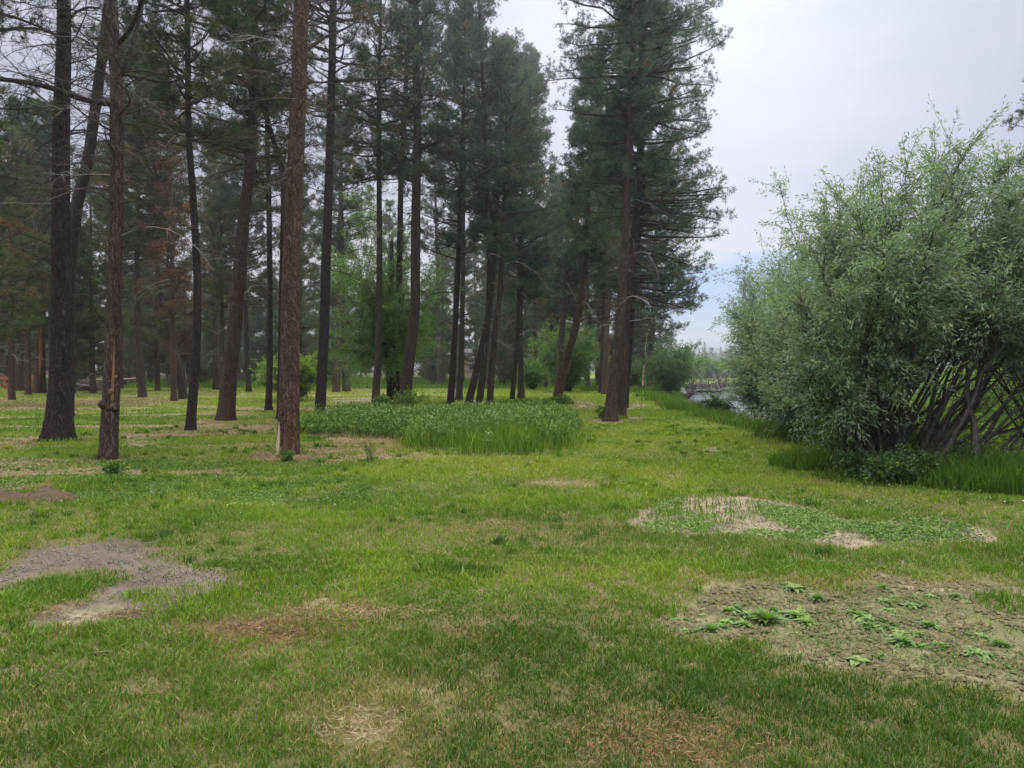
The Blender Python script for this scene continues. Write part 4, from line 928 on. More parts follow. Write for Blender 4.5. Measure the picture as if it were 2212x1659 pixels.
G2 = 'pines in the middle of the lawn'
mid = [
 ([(376,866),(375,780),(372,640),(371,500),(368,380)], [13,12,10,8,7], 'slender pine hung with rust-red dead needles', 14, dict(z0=4, z1=14, rmax=1.5, nb=46, tf=4, tw=8, mats=[M['twig'], M['needle_rust']]), 'bark_red'),
 ([(397,862),(385,790),(376,750),(350,660),(338,560),(334,400)], [19,15,12,11,9,8], 'dark pine trunk leaning left beside the rust-red pine', 17, dict(z0=8, z1=17, rmax=2.6, nb=140), 'bark_dark'),
 ([(308,858),(303,790),(298,740),(296,600),(298,400)], [17,14,12,11,9], 'brown pine trunk with flared foot in the gap right of the scarred trunk', 20, dict(z0=7.5, z1=20, rmax=3.0, nb=190), 'bark'),
 ([(159,850),(161,780),(163,700)], [8,7,6], 'thin reddish young pine by the brush pile', 9, dict(z0=3.4, z1=9, rmax=1.8, nb=60), 'bark_red'),
 ([(40,845),(41,790),(42,700),(45,500)], [16,14,13,10], 'grey brown pine in front of the orange boards', 20, dict(z0=4, z1=20, rmax=3.3, nb=190), 'bark'),
 ([(84,850),(87,780),(89,715),(90,690)], [24,20,17,14], 'old pine with its bark torn off in orange strips, far left', 17, dict(z0=6, z1=18, rmax=3.0, nb=170), 'bark_red'),
 ([(261,841),(262,740),(258,600)], [10,9,8], 'narrow pine half hidden behind the scarred trunk', 19, dict(z0=7, z1=19, rmax=2.8, nb=150), 'bark'),
 ([(467,842),(466,760),(464,680),(463,500)], [14,12,10,8], 'pinkish brown pine behind the bent thick trunk', 20, dict(z0=7, z1=20, rmax=2.9, nb=160), 'bark_red'),
 ([(538,847),(534,780),(532,700),(530,560)], [11,9,8,7], 'small dark pine right of the bent thick trunk', 17, dict(z0=5.5, z1=18, rmax=2.8, nb=150), 'bark_dark'),
 ([(726,847),(730,760),(731,664),(733,500),(735,420)], [15,12,10,8,7], 'pale flaky-barked pine right of the straight dark pine', 18, dict(z0=9, z1=18, rmax=2.2, nb=80), 'bark_red'),
 ([(749,846),(744,780),(740,700),(738,500)], [17,13,12,10], 'brown pine beside the pale flaky-barked pine', 21, dict(z0=9, z1=21, rmax=2.5, nb=90), 'bark'),
 ([(810,887),(815,800),(818,700),(820,560),(819,400),(818,240),(820,150)], [19,15,14,13,11,10,8], 'plain brown pine left of the leafy green tree trunks', 19, dict(z0=8.5, z1=19, rmax=2.3, nb=100), 'bark'),
 ([(873,886),(878,830),(888,745),(897,664),(898,480),(902,280),(898,120),(897,0)], [29,26,23,21,20,18,17,15], 'tall curved pine rising from the leafy shrub beside the green tree', 23, dict(z0=8.0, z1=23, rmax=2.2, nb=130, mats=NB), 'bark'),
 ([(972,881),(978,800),(983,715),(990,560),(995,420)], [16,13,12,11,9], 'dark slightly leaning pine, first of the central cluster', 19, dict(z0=6, z1=19, rmax=2.1, nb=110, mats=NB), 'bark_dark'),
 ([(991,865),(996,780),(999,664),(1000,560)], [15,13,11,10], 'smooth grey pine trunk in the central cluster', 20, dict(z0=8, z1=20, rmax=2.0, nb=100, mats=NB), 'willow_bark'),
 ([(1010,878),(1022,830),(1040,757),(1058,664),(1068,560),(1072,480)], [17,16,15,13,11,10], 'most steeply right-leaning pine of the central cluster', 15, dict(z0=7, z1=15, rmax=1.7, nb=90, mats=NB), 'bark'),
 ([(1034,886),(1041,820),(1048,760),(1056,664),(1058,500),(1048,300)], [16,14,13,12,10,9], 'dark pine between the two brown leaners of the central cluster', 23, dict(z0=6.5, z1=23, rmax=1.55, nb=130, mats=NB), 'bark_dark'),
 ([(1057,885),(1063,790),(1072,700),(1080,640),(1086,500)], [15,13,12,11,9], 'brown right-leaning pine at the right of the central cluster', 13.6, dict(z0=6, z1=13.6, rmax=1.9, nb=90, mats=NB), 'bark'),
 ([(1106,863),(1113,790),(1118,720),(1122,600),(1130,400)], [11,10,9,9,8], 'slim pine left of the pale-barked pair beyond the central cluster', 16, dict(z0=5.5, z1=16, rmax=2.1, nb=110, mats=NB), 'bark_dark'),
 ([(1126,861),(1125,760),(1124,677),(1128,500),(1140,300)], [15,12,11,10,8], 'straight pine with pale bark ridges beyond the central cluster', 18.4, dict(z0=5, z1=18.4, rmax=2.0, nb=150, mats=NB), 'bark'),
 ([(1178,838),(1182,780),(1190,740),(1200,600)], [9,8,7,6], 'thin dark pine in front of the pale green bush', 17, dict(z0=6, z1=17, rmax=3.0, nb=120, mats=NB), 'bark_dark'),
 ([(1206,848),(1210,760),(1218,664),(1225,540)], [16,14,12,10], 'upright pine behind the brown right-leaning one', 13.5, dict(z0=6, z1=13.5, rmax=2.2, nb=130, mats=NB), 'bark'),
 ([(1202,870),(1212,820),(1221,792),(1234,744),(1254,664),(1265,560),(1270,480),(1272,420)], [22,19,18,17,15,13,11,9], 'smooth brown pine leaning right from the small bare spot', 15.5, dict(z0=6.5, z1=15.5, rmax=1.6, nb=120, mats=NB), 'bark_red'),
 ([(1297,849),(1300,780),(1303,700)], [9,8,8], 'thin pine left of the twin pines, further back', 17, dict(z0=6, z1=17, rmax=2.4, nb=110, mats=NB), 'bark_dark'),
 ([(1306,852),(1309,760),(1313,664),(1317,560)], [13,12,11,9], 'brown dead-limbed pine just left of the twin pines', 16.5, dict(z0=7, z1=16.5, rmax=2.4, nb=120, mats=NB), 'bark_red'),
 ([(1350,882),(1358,780),(1366,660),(1378,560),(1384,420)], [14,14,12,11,9], 'dark pine hidden behind the twin pines', 17, dict(z0=3.8, z1=17, rmax=2.8, nb=170, mats=NB), 'bark_dark'),
 ([(1403,841),(1406,760),(1410,700),(1414,600)], [14,13,11,9], 'pine on the river bank beside a broken pale snag', 18, dict(z0=3.6, z1=18, rmax=3.6, nb=190, mats=NB), 'bark_red'),
]
for i, (pts, ws, lab, top, cr, mt) in enumerate(mid):
    far = G(*pts[0])[1] > 34
    cr = dict(cr); 
    if far: cr.update(nk=9, nl=.15, nw=.020, clump=.12)
    zl = max(2.0, cr['z0'] - 4)
    r_ = pine(pts, ws, lab, top, cr, dict(z0=zl, z1=cr['z0'] + 4, n=34, Lm=1.7, pale=.3, nt=6, thick=1.5 if far else 1.1), mt, G2, seed=20 + i, seg=14, step=.25, flare=.3)
    if 'torn off' in lab:
        patch_mb(r_[3], r_[1], 4.9, 5.75, 1.2, 4.6, .015, False).build('bark_scar', [M['wood_orange']], r_[0], r_[4], smooth=True)
    if 'broken pale' in lab: SNAGB = r_
# --- the twin pines by the river
tw1 = pine([(1318,911),(1322,860),(1328,800),(1335,757),(1341,664),(1345,600),(1354,440),(1362,280),(1368,80),(1368,0)], [28,26,23,22,19,18,17,16,15,14], 'front trunk of the twin pines standing alone by the river lawn', 22.5,
  dict(z0=7.2, z1=22.5, rmax=2.2, nb=180, mats=NB, rust=.008, extra=[(10.4, 0.1, 2.6), (11.8, .15, 2.5), (13.2, 0, 2.4), (9.3, -.2, 2.2), (12.9, math.pi, 2.2), (10.9, 3.0, 2.2), (14.6, 3.3, 2.0), (13.5, 2.9, 2.2)], rise=.1),
  dict(z0=2.6, z1=7.5, n=22, Lm=1.3, pale=.6, nt=6, thick=1.2), 'bark', 'twin pines by the river', seed=80, flare=.35)
tw2 = pine([(1342,903),(1344,860),(1346,797),(1355,664),(1362,600),(1374,480),(1382,360),(1386,200),(1387,120)], [21,19,18,17,17,16,15,14,13], 'rear trunk of the twin pines with long boughs reaching over the river', 22,
  dict(z0=6.5, z1=22, rmax=2.2, nb=190, mats=NB, rust=.008, extra=[(6.9, .05, 2.9), (6.6, .25, 2.8), (7.2, -.2, 2.7), (6.3, -.1, 2.5), (6.0, -.35, 2.3), (4.6, 0.1, 2.3), (4.3, -.2, 2.1), (8.4, .2, 2.1), (4.9, .3, 1.9), (3.8, .1, 1.9), (9.9, .1, 2.2), (12.2, -.1, 2.2)], rise=.06),
  dict(z0=2.4, z1=6.5, n=26, Lm=1.4, pale=.5, nt=6, thick=1.4), 'bark', 'twin pines by the river', seed=81, flare=.25)

# snag (broken pale stump)
def snag():
    b = G(1389, 842); b[2] = height(b[0], b[1]); Y = b[1]; rng = np.random.default_rng(4)
    rt = root('broken_snag', b, 'pale splintered snag leaning on the river bank pine', 'dead tree')
    p, r = px_path([(1386,842),(1389,800),(1391,770),(1396,735)], [13,9,6,2], Y, None, b[2])
    mb, cen, rf, sh = trunk_mb(p, r, rng, 9, .2, .3, .12); mb.build('trunk', [M['bark_dark']], rt, b, smooth=True)
    patch_mb(sh, cen, 4.2, 5.4, 0.3, 1.9, .02, False).build('bare_wood', [M['wood_pale']], rt, b)
    patch_mb(sh, cen, 4.3, 5.2, 2.6, 4.3, .02, False).build('bare_wood', [M['wood_pale']], rt, b)
snag()

# --- woods behind: whole pines, repeated
def proto(seed, H, z0, rmax, nb, mats, rb, tint=.4, rust=.03, tf=7, lean=0.0, shape=None, nl=.20, nw=.030, tw=9, mat='bark_far', deadn=26):
    rng = np.random.default_rng(seed)
    p = np.array([[0, 0, 0], [lean * H * .3, 0, H * .4], [lean * H, 0, H]]); r = np.array([rb, rb * .72, .03])
    mb, cen, rf, sh = trunk_mb(p, r, rng, 9, .6, .3, .05)
    tm = mb.build('trunk', [M[mat]], link=False, smooth=True)
    cm = crown_mesh(seed, cen, z0, H, rmax, nb, tw, tf, 7, nl, nw, mats, rust, base_tint=tint, shape=shape, clump=.15)
    dm = dead_branches(rng, cen, rf, min(1.5, z0 * .5), z0 + 1, deadn, 1.5, .35, 4, 2.0).build('dead_branches', [M['twig']], link=False) if deadn else None
    return tm, cm, dm
PR = [proto(400, 21, 5.5, 2.6, 95, NN, .24), proto(401, 19, 4, 2.4, 95, NB, .22), proto(402, 23, 7.5, 2.5, 90, NN, .26, lean=.03), proto(403, 17, 3, 2.6, 95, NN, .2, tint=.55, rust=.08),
      proto(404, 20, 6, 2.3, 80, NB, .22, lean=-.03), proto(405, 15, 2.2, 2.3, 90, NN, .18, tint=.6)]
YP = [proto(420, 8, .5, 2.0, 90, NN, .11, tint=.5, deadn=0), proto(421, 5.5, .3, 1.7, 75, NN, .08, tint=.65, rust=.06, deadn=0), proto(422, 10.5, 1.2, 2.2, 95, NB, .14, tint=.4, deadn=10)]
RUSTP = proto(430, 9, 1.6, 1.6, 50, [M['twig'], M['needle_rust']], .1)
def stand(pr, x, y, s, rz, label, cat, group, name='pine_tree', z=None):
    rt = root(name, (x, y, float(height(x, y)) - .05 if z is None else z), label, cat, group)
    rt.rotation_euler = (0, 0, rz); rt.scale = (s, s, s)
    for nm, me in zip(('trunk', 'crown', 'dead_branches'), pr):
        if me is not None: place(nm, me, rt)
    return rt
rng = np.random.default_rng(77)
def clear(x, y, d):
    return all((x - a) ** 2 + (y - b) ** 2 > d * d for a, b in ALLT)
WL = 'tall pine among the crowded trees of the wood behind the lawn'; WG = 'pines of the wood behind the lawn'
cnt = 0; WOOD = []; YOUNG = []; DIST = []; FARB = []
for band, (y0, y1, n) in enumerate([(52, 64, 16), (64, 80, 30), (80, 100, 38), (100, 130, 40)]):
    for _ in range(n):
        for tr in range(40):
            y = rng.uniform(y0, y1); px = rng.uniform(-260, 1400 if band < 2 else 1450); x = (px - 1106) / FPX * y
            if clear(x, y, 1.9) and inwater(x, y) < -1.5: break
        else: continue
        if 560 < px < 1150 and band == 0 and rng.uniform() < .5: continue
        ALLT.append((x, y)); cnt += 1
        WOOD.append((stand(PR[rng.integers(0, 6)], x, y, rng.uniform(.50, .88) + .12 * (px > 600), rng.uniform(0, 6.28), WL, 'pine tree', WG), px, y))
for i in range(80):
    for tr in range(40):
        y = rng.uniform(60, 118); px = rng.uniform(-200, 1420); x = (px - 1106) / FPX * y
        if clear(x, y, 1.5) and inwater(x, y) < -1.5: break
    ALLT.append((x, y))
    YOUNG.append((stand(YP[rng.integers(0, 3)], x, y, rng.uniform(.7, 1.25), rng.uniform(0, 6.28), 'bushy young pine with low boughs under the tall wood', 'young pine', 'young pines under the wood', 'young_pine'), px, y))
# nearer bushy pines that close the left side of the view
for px, y, k, s, lab in [(-35, 30, 5, .8, 'bushy olive green pine cut by the left edge of the photo'), (60, 44, 3, .9, 'dense low-boughed pine behind the torn-bark pine'), (200, 47, 5, 1.0, 'bushy pine seen between the two leftmost trunks'),
                         (25, 37, 3, .8, 'dense olive pine just inside the left edge, behind its neighbour'),
                         (-150, 26, 3, .95, 'large bushy pine just outside the left edge'), (110, 55, 1, .8, 'tall full pine behind the leftmost trunk'), (340, 52, 5, 1.0, 'bushy pine behind the leaning dark trunk'), (480, 50, 3, .9, 'low-boughed pine behind the bent thick trunk'),
                         (650, 55, 5, 1.0, 'bushy pine behind the thickest trunk')]:
    x = (px - 1106) / FPX * y; stand(PR[k], x, y, s, px * .7, lab, 'pine tree', None)
for px, y, s, lab in [(400, 60, 1.1, 'small dead pine with rust-red needles behind the slim bowed trunk'), (365, 66, 1.0, 'rust-red dead pine further back, left of its twin')]:
    x = (px - 1106) / FPX * y; stand(RUSTP, x, y, s, px, lab, 'dead pine', 'rust-red dead pines', 'dead_pine')
# trees at the right edge and over the river
for px, y, k, s, lab in [(2265, 24, 0, .62, 'dark pine top showing above the willow at the right edge'), (2060, 62, 1, .75, 'pine behind the willow on the far bank, right'), (1930, 66, 5, .8, 'pine behind the willow on the far bank, middle')]:
    x = (px - 1106) / FPX * y; stand(PR[k], x, y, s, px, lab, 'pine tree', None)
for i in range(90):
    y = rng.uniform(300, 480) if i < 74 else rng.uniform(180, 260); px = rng.uniform(1400, 1680) if i < 74 else rng.choice([rng.uniform(1380, 1455), rng.uniform(1600, 1750)])
    x = (px - 1106) / FPX * y
    DIST.append((stand(PR[[1, 3, 5, 0][rng.integers(0, 4)]], x, y, rng.uniform(.42, .68) * (1.35 if i % 9 == 0 else 1) if i < 74 else rng.uniform(.6, .8), rng.uniform(0, 6.28), 'hazy distant pine in the far wood across the river bend', 'pine tree', 'distant pines across the river'), px, y))

# ============================ leafy shrubs and trees ============================
def shrub(name, base, targets, label, cat, mats, seed=0, r0=.035, tws=16, lf=26, L=.07, w=.013, tw_len=.6, t0=.4, group=None, tint=.5, stemk=9, bow=.35, bare=None, spread=1.15, leafname='foliage', spray=.5, bw=None, vert=(.50, .75)):
    """stems from the base to each target, twigs along their outer part, leaves along the twigs"""
    bw = bw or r0 * 5; rng = np.random.default_rng(seed); b = np.array(base, float); n = len(targets); T = np.array(targets, float)
    rt = root(name, b, label, cat, group)
    S = b + rng.normal(0, 1, (n, 3)) * (bw, bw, 0); S[:, 2] = b[2] - .05
    v = T - S; hv = v * (1, 1, 0)
    ctrl = S + hv * bow * rng.uniform(.5, 1.3, (n, 1)) + np.array([0, 0, 1.0]) * v[:, 2:3] * rng.uniform(vert[0], vert[1], (n, 1))
    B = bez(S, ctrl, T, stemk); B[:, 1:] += np.cumsum(rng.normal(0, .026, (n, stemk - 1, 3)), 1) * np.linalg.norm(v, axis=1)[:, None, None] * .6
    rr = r0 * rng.uniform(.4, 1.15, n)[:, None] * (1 - .86 * np.linspace(0, 1, stemk))[None]
    mb = MB(); tubes(mb, B, rr, 6, 0, .3, .05, rng)
    ml = MB()
    tt = rng.uniform(t0, 1.0, (n, tws)); idx = np.minimum((tt * (stemk - 1)).astype(int), stemk - 2); fr = tt * (stemk - 1) - idx; ar = np.arange(n)[:, None]
    A = (B[ar, idx] * (1 - fr)[..., None] + B[ar, idx + 1] * fr[..., None]).reshape(-1, 3)
    dirs = norm(B[ar, idx + 1] - B[ar, idx]).reshape(-1, 3); m = len(A)
    d = norm(dirs * rng.uniform(.4, 1.0, (m, 1)) + rng.normal(0, spread * .55, (m, 3)) + (0, 0, .18))
    l = tw_len * rng.uniform(.45, 1.25, (m, 1))
    bz = bez(A, A + d * l * .5 + (0, 0, .03), A + d * l + rng.normal(0, .12, (m, 3)) * l - np.array([0, 0, 1.0]) * l * rng.uniform(-.10, .42, (m, 1)), 5)
    tubes(mb, bz, np.linspace(.0065, .0018, 5)[None] * np.ones((m, 1)) * (r0 / .035) ** .5, 3, 0, .3)
    s = rng.uniform(.12, 1.0, (m, lf)); i2 = np.minimum((s * 4).astype(int), 3); f2 = s * 4 - i2; am = np.arange(m)[:, None]
    C = bz[am, i2] * (1 - f2)[..., None] + bz[am, i2 + 1] * f2[..., None]
    C = C + rng.normal(0, tw_len * .10 * spray * 2, C.shape) * .5
    D = norm(norm(bz[:, -1] - bz[:, 0])[:, None] * .8 + rng.normal(0, .62, C.shape))
    tn = np.clip(tint + np.repeat(rng.normal(0, .13, m), lf) + rng.normal(0, .12, m * lf), 0, 1)
    leaves(ml, C.reshape(-1, 3), D.reshape(-1, 3), rng, L, w, 0, tn)
    if bare is not None:
        mt = MB(); k = bare; i = rng.integers(0, n, k); j = rng.integers(1, stemk - 3, k); A = B[i, j]; d = norm(rng.normal(0, .7, (k, 3)) + norm(T[i] - S[i]) * .6); l = rng.uniform(.3, 1.3, (k, 1))
        tubes(mb, bez(A, A + d * l * .5, A + d * l + rng.normal(0, .15, (k, 3)) * l, 5), np.linspace(.009, .002, 5)[None] * np.ones((k, 1)), 3, 0, .3)
    mb.build('stems', [mats[0]], rt, b, smooth=True); ml.build(leafname, [mats[1]], rt, b)
    return rt
def inside(poly, px, py): return psd(px, py, np.array(poly, float)) > 0
def px_targets(poly, n, Y, dY, rng, edge=0.0):
    poly = np.array(poly, float); lo, hi = poly.min(0), poly.max(0); out = []
    while len(out) < n:
        p = rng.uniform(lo, hi)
        if psd(p[0:1], p[1:2], poly)[0] > edge: out.append(P(p[0], p[1], Y + rng.uniform(-dY, dY)))
    return np.array(out)
WM = [M['willow_bark'], M['willow']]
LOWB = []
rng = np.random.default_rng(5)
gb = G(1890, 1016); gb[2] = height(gb[0], gb[1])
poly = [(1700,850),(1680,720),(1720,620),(1790,530),(1860,460),(1930,450),(1985,400),(2040,400),(2100,385),(2165,400),(2230,400),(2330,460),(2380,560),(2300,640),(2130,660),(2020,650),(1930,730),(1850,780),(1760,830)]
tg = px_targets(poly, 44, gb[1], 1.7, rng)
tip = np.array([P(1855,395,gb[1]), P(1820,430,gb[1]+.3), P(1880,400,gb[1]+.5), P(1970,365,gb[1]-.3), P(2062,365,gb[1]+.3), P(2170,380,gb[1]), P(1910,435,gb[1]), P(2130,370,gb[1]-.5), P(1790,490,gb[1]), P(2020,385,gb[1]+.4), P(2200,380,gb[1]+.3)])
shrub('willow', gb, np.vstack([tg, tip]), 'big near willow with fanning dark stems at the right of the lawn', 'willow', WM, 500, .034, 58, 42, .088, .020, .80, .56, 'willows along the river bank', .5, bare=150, bow=.55, bw=.26, vert=(.36,.56))
# heavy leaning stems to the right, low to the ground
g2 = G(2010, 1022); g2[2] = height(g2[0], g2[1])
tgr = np.array([P(x, y, g2[1] + q) for x, y, q in [(2230,640,.5),(2300,700,-.3),(2360,780,.4),(2330,800,0),(2150,600,.7),(2200,560,0),(2320,640,.8),(2240,640,-.5),(2120,560,.6),(2300,480,0),(2270,400,.7),(2190,430,-.3),(2080,620,1.0),(2350,700,.8),(2330,860,.3),(2300,800,.7),(2360,760,-.2),(2330,560,1.2),(2160,620,-.6)]])
shrub('willow', g2, tgr, 'willow with thick boughs sweeping low to the right, beside the big near one', 'willow', WM, 501, .050, 44, 36, .088, .020, .8, .80, 'willows along the river bank', .45, bare=120, bow=.62, bw=.3, vert=(.25,.5))
g3 = G(2330, 1015); g3[2] = height(g3[0], g3[1])
tgl = np.array([P(x, y, g3[1] + q) for x, y, q in [(2090,650,.5),(2160,680,.2),(2060,600,.9),(2180,560,0),(2230,500,.3),(2190,700,.1),(2140,560,.8),(2260,430,0),(2350,400,0),(2420,500,0),(2200,640,-.3),(2040,650,.3)]])
shrub('willow', g3, tgl, 'willow rooted beyond the right edge, its dark stems crossing leftward', 'willow', WM, 502, .040, 36, 34, .085, .019, .75, .84, 'willows along the river bank', .4, bare=120, bow=.6, bw=.3, vert=(.3,.55))
for i, (px, Y, lab) in enumerate([(1835, 14.2, 'first low green bush behind the foot of the big willow'), (1905, 15.2, 'second low green bush behind the foot of the big willow'), (1985, 14.4, 'third low green bush behind the foot of the big willow'), (2065, 15.4, 'fourth low green bush behind the foot of the big willow'), (2145, 14.6, 'fifth low green bush behind the foot of the big willow'), (2215, 15.6, 'low green bush behind the willow stems at the right edge')]):
    LOWB.append((px, Y, lab))
# further clumps along the bank
g4 = G(1775, 945); g4[2] = height(g4[0], g4[1])
poly = [(1640,860),(1615,740),(1640,640),(1690,570),(1760,530),(1850,500),(1900,520),(1930,700),(1900,860),(1700,880)]
tg = px_targets(poly, 44, g4[1], 2.2, rng)
tg = np.vstack([tg, [P(1658,425,g4[1]), P(1740,500,g4[1])]])
shrub('willow', g4, tg, 'second willow clump along the bank, a bare sprig rising above it', 'willow', WM, 503, .032, 48, 36, .10, .022, .9, .36, 'willows along the river bank', .55, bare=120, bow=.55, bw=.35, vert=(.36,.58))
g5 = G(1660, 897); g5[0] += .3; g5[2] = height(g5[0], g5[1])
poly = [(1572,775),(1580,700),(1590,630),(1605,590),(1640,560),(1720,560),(1760,640),(1760,800),(1700,850),(1630,850),(1605,810)]
tg = px_targets(poly, 46, g5[1], 2.5, rng)
shrub('willow', g5, tg, 'farthest willow clump, pale green above the visible river', 'willow', WM, 504, .036, 44, 34, .125, .028, 1.05, .34, 'willows along the river bank', .6, bare=100, bow=.55, bw=.5, vert=(.36,.58))
# the leafy green tree in the middle
g6 = G(847, 873); g6[2] = height(g6[0], g6[1])
poly = [(705,740),(700,600),(730,520),(740,440),(830,395),(900,420),(930,520),(985,600),(975,700),(930,780),(800,800),(740,780)]
tg = px_targets(poly, 34, g6[1], 2.4, rng)
t_ = shrub('leafy_tree', g6 + np.array([0, 0, 1.9]), tg, 'bright green leafy tree with dark twin trunks among the pines', 'tree', [M['bark_dark'], M['broadleaf']], 505, .035, 58, 36, .13, .036, 1.25, .28, None, .55, bare=20, bw=.12, vert=(.3,.6))
for px, top in ((843, 846), (857, 862)):
    p, r = px_path([(px,874),(px,760),(top,664),(top,520)], [17,15,13,8], g6[1], None, g6[2])
    trunk_mb(p, r, np.random.default_rng(px), 12, .25, .25)[0].build('trunk', [M['bark_dark']], t_, g6 + np.array([0, 0, 1.9]), smooth=True)
p, r = px_path([(852,870),(858,700),(866,400),(872,280),(878,160)], [14,13,12,11,10], g6[1] + .8, 19, 0)
pine([(858,874),(860,700),(866,400),(872,280),(878,160)], [14,13,12,11,10], 'dark straight pine rising through the leafy green tree', 20, dict(z0=10, z1=20, rmax=2.3, nb=110, mats=NB), dict(z0=6, z1=13, n=30, Lm=1.6, nt=6), 'bark_dark', G2, seed=70, seg=12, step=.25)
def bush(px, py, W, Hh, label, mats, seed, n=26, L=.09, w=.03, tws=14, lf=22, tint=.5, tw=.4, cat='bush', group=None, name='bush', r0=.02, t0=.15, up=.5, Y=None):
    g = G(px, py) if Y is None else np.array([(px - 1106) / FPX * Y, Y, 0.0])
    g[2] = height(g[0], g[1]); q = np.random.default_rng(seed)
    a = q.uniform(0, 6.283, n); rr = W / 2 * np.sqrt(q.uniform(0.05, 1, n)) * .8; zz = Hh * (1 - up * (rr / (W / 2)) ** 2) * q.uniform(.55, .95, n)
    T = g + np.stack([rr * np.cos(a), rr * np.sin(a), zz], -1)
    return shrub(name, g, T, label, cat, mats, seed, r0, tws, lf, L, w, tw, t0, group, tint)
BM = [M['willow_bark'], M['broadleaf']]; LM = [M['willow_bark'], M['willow_lime']]
bush(632, 866, 4.2, 2.6, 'rounded yellow-green bush behind the thickest trunk', LM, 601, 70, .11, .045, 18, 30, .6, .55)
bush(838, 893, 1.1, .75, 'small leafy plant at the feet of the twin dark trunks', [M['willow_bark'], M['weed']], 602, 22, .07, .028, 10, 16, .5, .25, 'plant', None, 'leafy_plant', .008)
bush(883, 896, 1.3, .95, 'small leafy shrub at the foot of the tall curved pine', [M['willow_bark'], M['weed']], 603, 26, .07, .028, 10, 16, .55, .28, 'shrub', None, 'leafy_shrub', .008)
bush(1222, 846, 6.5, 5.6, 'wide pale green bush behind the smooth leaning pine', LM[:1] + [M['broadleaf']], 604, 90, .15, .05, 18, 26, .8, .8, t0=.2, r0=.03)
bush(1150, 842, 3.6, 2.6, 'low green bush left of the wide pale bush', BM, 605, 40, .14, .05, 14, 22, .6, .6)
bush(1372, 838, 3.6, 3.0, 'green bush between the twin pines and the snag', BM, 606, 44, .14, .05, 14, 22, .6, .6)
bush(1444, 848, 5.2, 3.9, 'dark green bush at the river edge beside the snag', [M['willow_bark'], M['broadleaf']], 607, 60, .15, .045, 16, 24, .05, .9)
bush(1462, 838, 4.6, 4.2, 'green willow bush over the water right of the dark one', WM, 608, 60, .16, .045, 14, 24, .6, .8, 'bush', None, 'bush')
bush(1552, 892, 1.5, .8, 'small dark-leaved plant on the bank above the water', [M['willow_bark'], M['weed']], 609, 24, .10, .035, 10, 16, .25, .3, 'plant', None, 'leafy_plant', .008)
bush(1376, 858, .4, .3, 'tiny green weed at the edge of the sandy strip', [M['willow_bark'], M['weed']], 610, 9, .07, .03, 6, 10, .6, .1, 'plant', None, 'leafy_plant', .005)
bush(1212, 874, .9, .45, 'leafy sprout at the foot of the smooth leaning pine', [M['willow_bark'], M['weed']], 611, 14, .10, .04, 8, 12, .5, .2, 'plant', None, 'leafy_plant', .006)
bush(1305, 905, .6, .45, 'leafy sprout left of the twin pines', [M['willow_bark'], M['weed']], 612, 12, .08, .035, 8, 12, .55, .15, 'plant', None, 'leafy_plant', .006)
bush(1905, 1040, 1.7, .42, 'tangled dark leafy growth at the foot of the big willow', [M['willow_bark'], M['weed']], 613, 40, .05, .025, 12, 16, .15, .25, 'plant', None, 'leafy_plant', .006)
bush(2060, 1035, 1.8, .5, 'tangled undergrowth below the low sweeping boughs', [M['willow_bark'], M['weed']], 614, 40, .05, .02, 12, 14, .15, .3, 'plant', None, 'leafy_plant', .008)
bush(1830, 1000, 1.6, .55, 'brushy undergrowth on the left of the big willow foot', [M['willow_bark'], M['weed']], 615, 36, .05, .018, 12, 14, .3, .3, 'plant', None, 'leafy_plant', .007)
for i, (px, Y, lab) in enumerate(LOWB):
    bush(px, 0, 1.7, 1.35, lab, LM, 650 + i, 40, .09, .026, 14, 20, .45, .35, 'bush', 'low bushes behind the big willow', Y=Y)
# tall wispy plant on the lawn
def wisp():
    g = G(795, 1000); g[2] = height(g[0], g[1]); q = np.random.default_rng(8); n = 11
    T = g + np.stack([q.uniform(-.20, .22, n), q.uniform(-.12, .12, n), q.uniform(.28, .52, n)], -1)
    shrub('wispy_plant', g, T, 'wispy upright plant standing alone on the lawn before the uncut bed', 'plant', [M['weed'], M['weed']], 620, .007, 7, 4, .05, .009, .05, .1, None, .35, bow=.1)
wisp()
for i, (x, y, W_, H_, lab) in enumerate([(-3.9, 12.6, .3, .2, 'small green weed tuft at the foot of the thickest trunk'), (-6.0, 11.0, .35, .2, 'small weed tuft in front of the knobbly scarred trunk')]):
    g = np.array([x, y, 0.0]); g[2] = height(x, y); q = np.random.default_rng(i); n = 12
    shrub('weed_tuft', g, g + np.stack([q.uniform(-W_/2, W_/2, n), q.uniform(-W_/2, W_/2, n), q.uniform(.08, H_, n)], -1), lab, 'weed', [M['weed'], M['weed']], 630 + i, .004, 6, 6, .06, .02, .06, .1, None, .3)
# shrubs on the opposite bank behind the willow
k = 0
FB = ['lime green bush on the sunlit far bank seen through the willow stems']
for i in range(26):
    q = rng.uniform(13, 34); x = farX(q) + rng.uniform(.3, 7)
    FARB.append((bush((x / q * FPX) + 1106, 0, rng.uniform(2.2, 4.0), rng.uniform(1.4, 3.2), FB[0], LM, 700 + i, 26, .16, .055, 10, 18, .6, .6, 'bush', 'sunlit bushes on the far bank', 'bush', .02, Y=q), x / q, q))
for px, Y, W_, H_, lab in [(1530, 118, 9, 3.3, 'light green willow bush on the far river bend'), (1590, 125, 12, 3.4, 'light green bush right of the river bend, partly behind the near willows'), (1480, 112, 6, 2.6, 'green bush at the left of the river bend')]:
    bush(px, 0, W_, H_, lab, LM[:1] + [M['willow_lime']], int(px), 40, .45, .17, 14, 20, .35, 1.6, Y=Y, r0=.05)

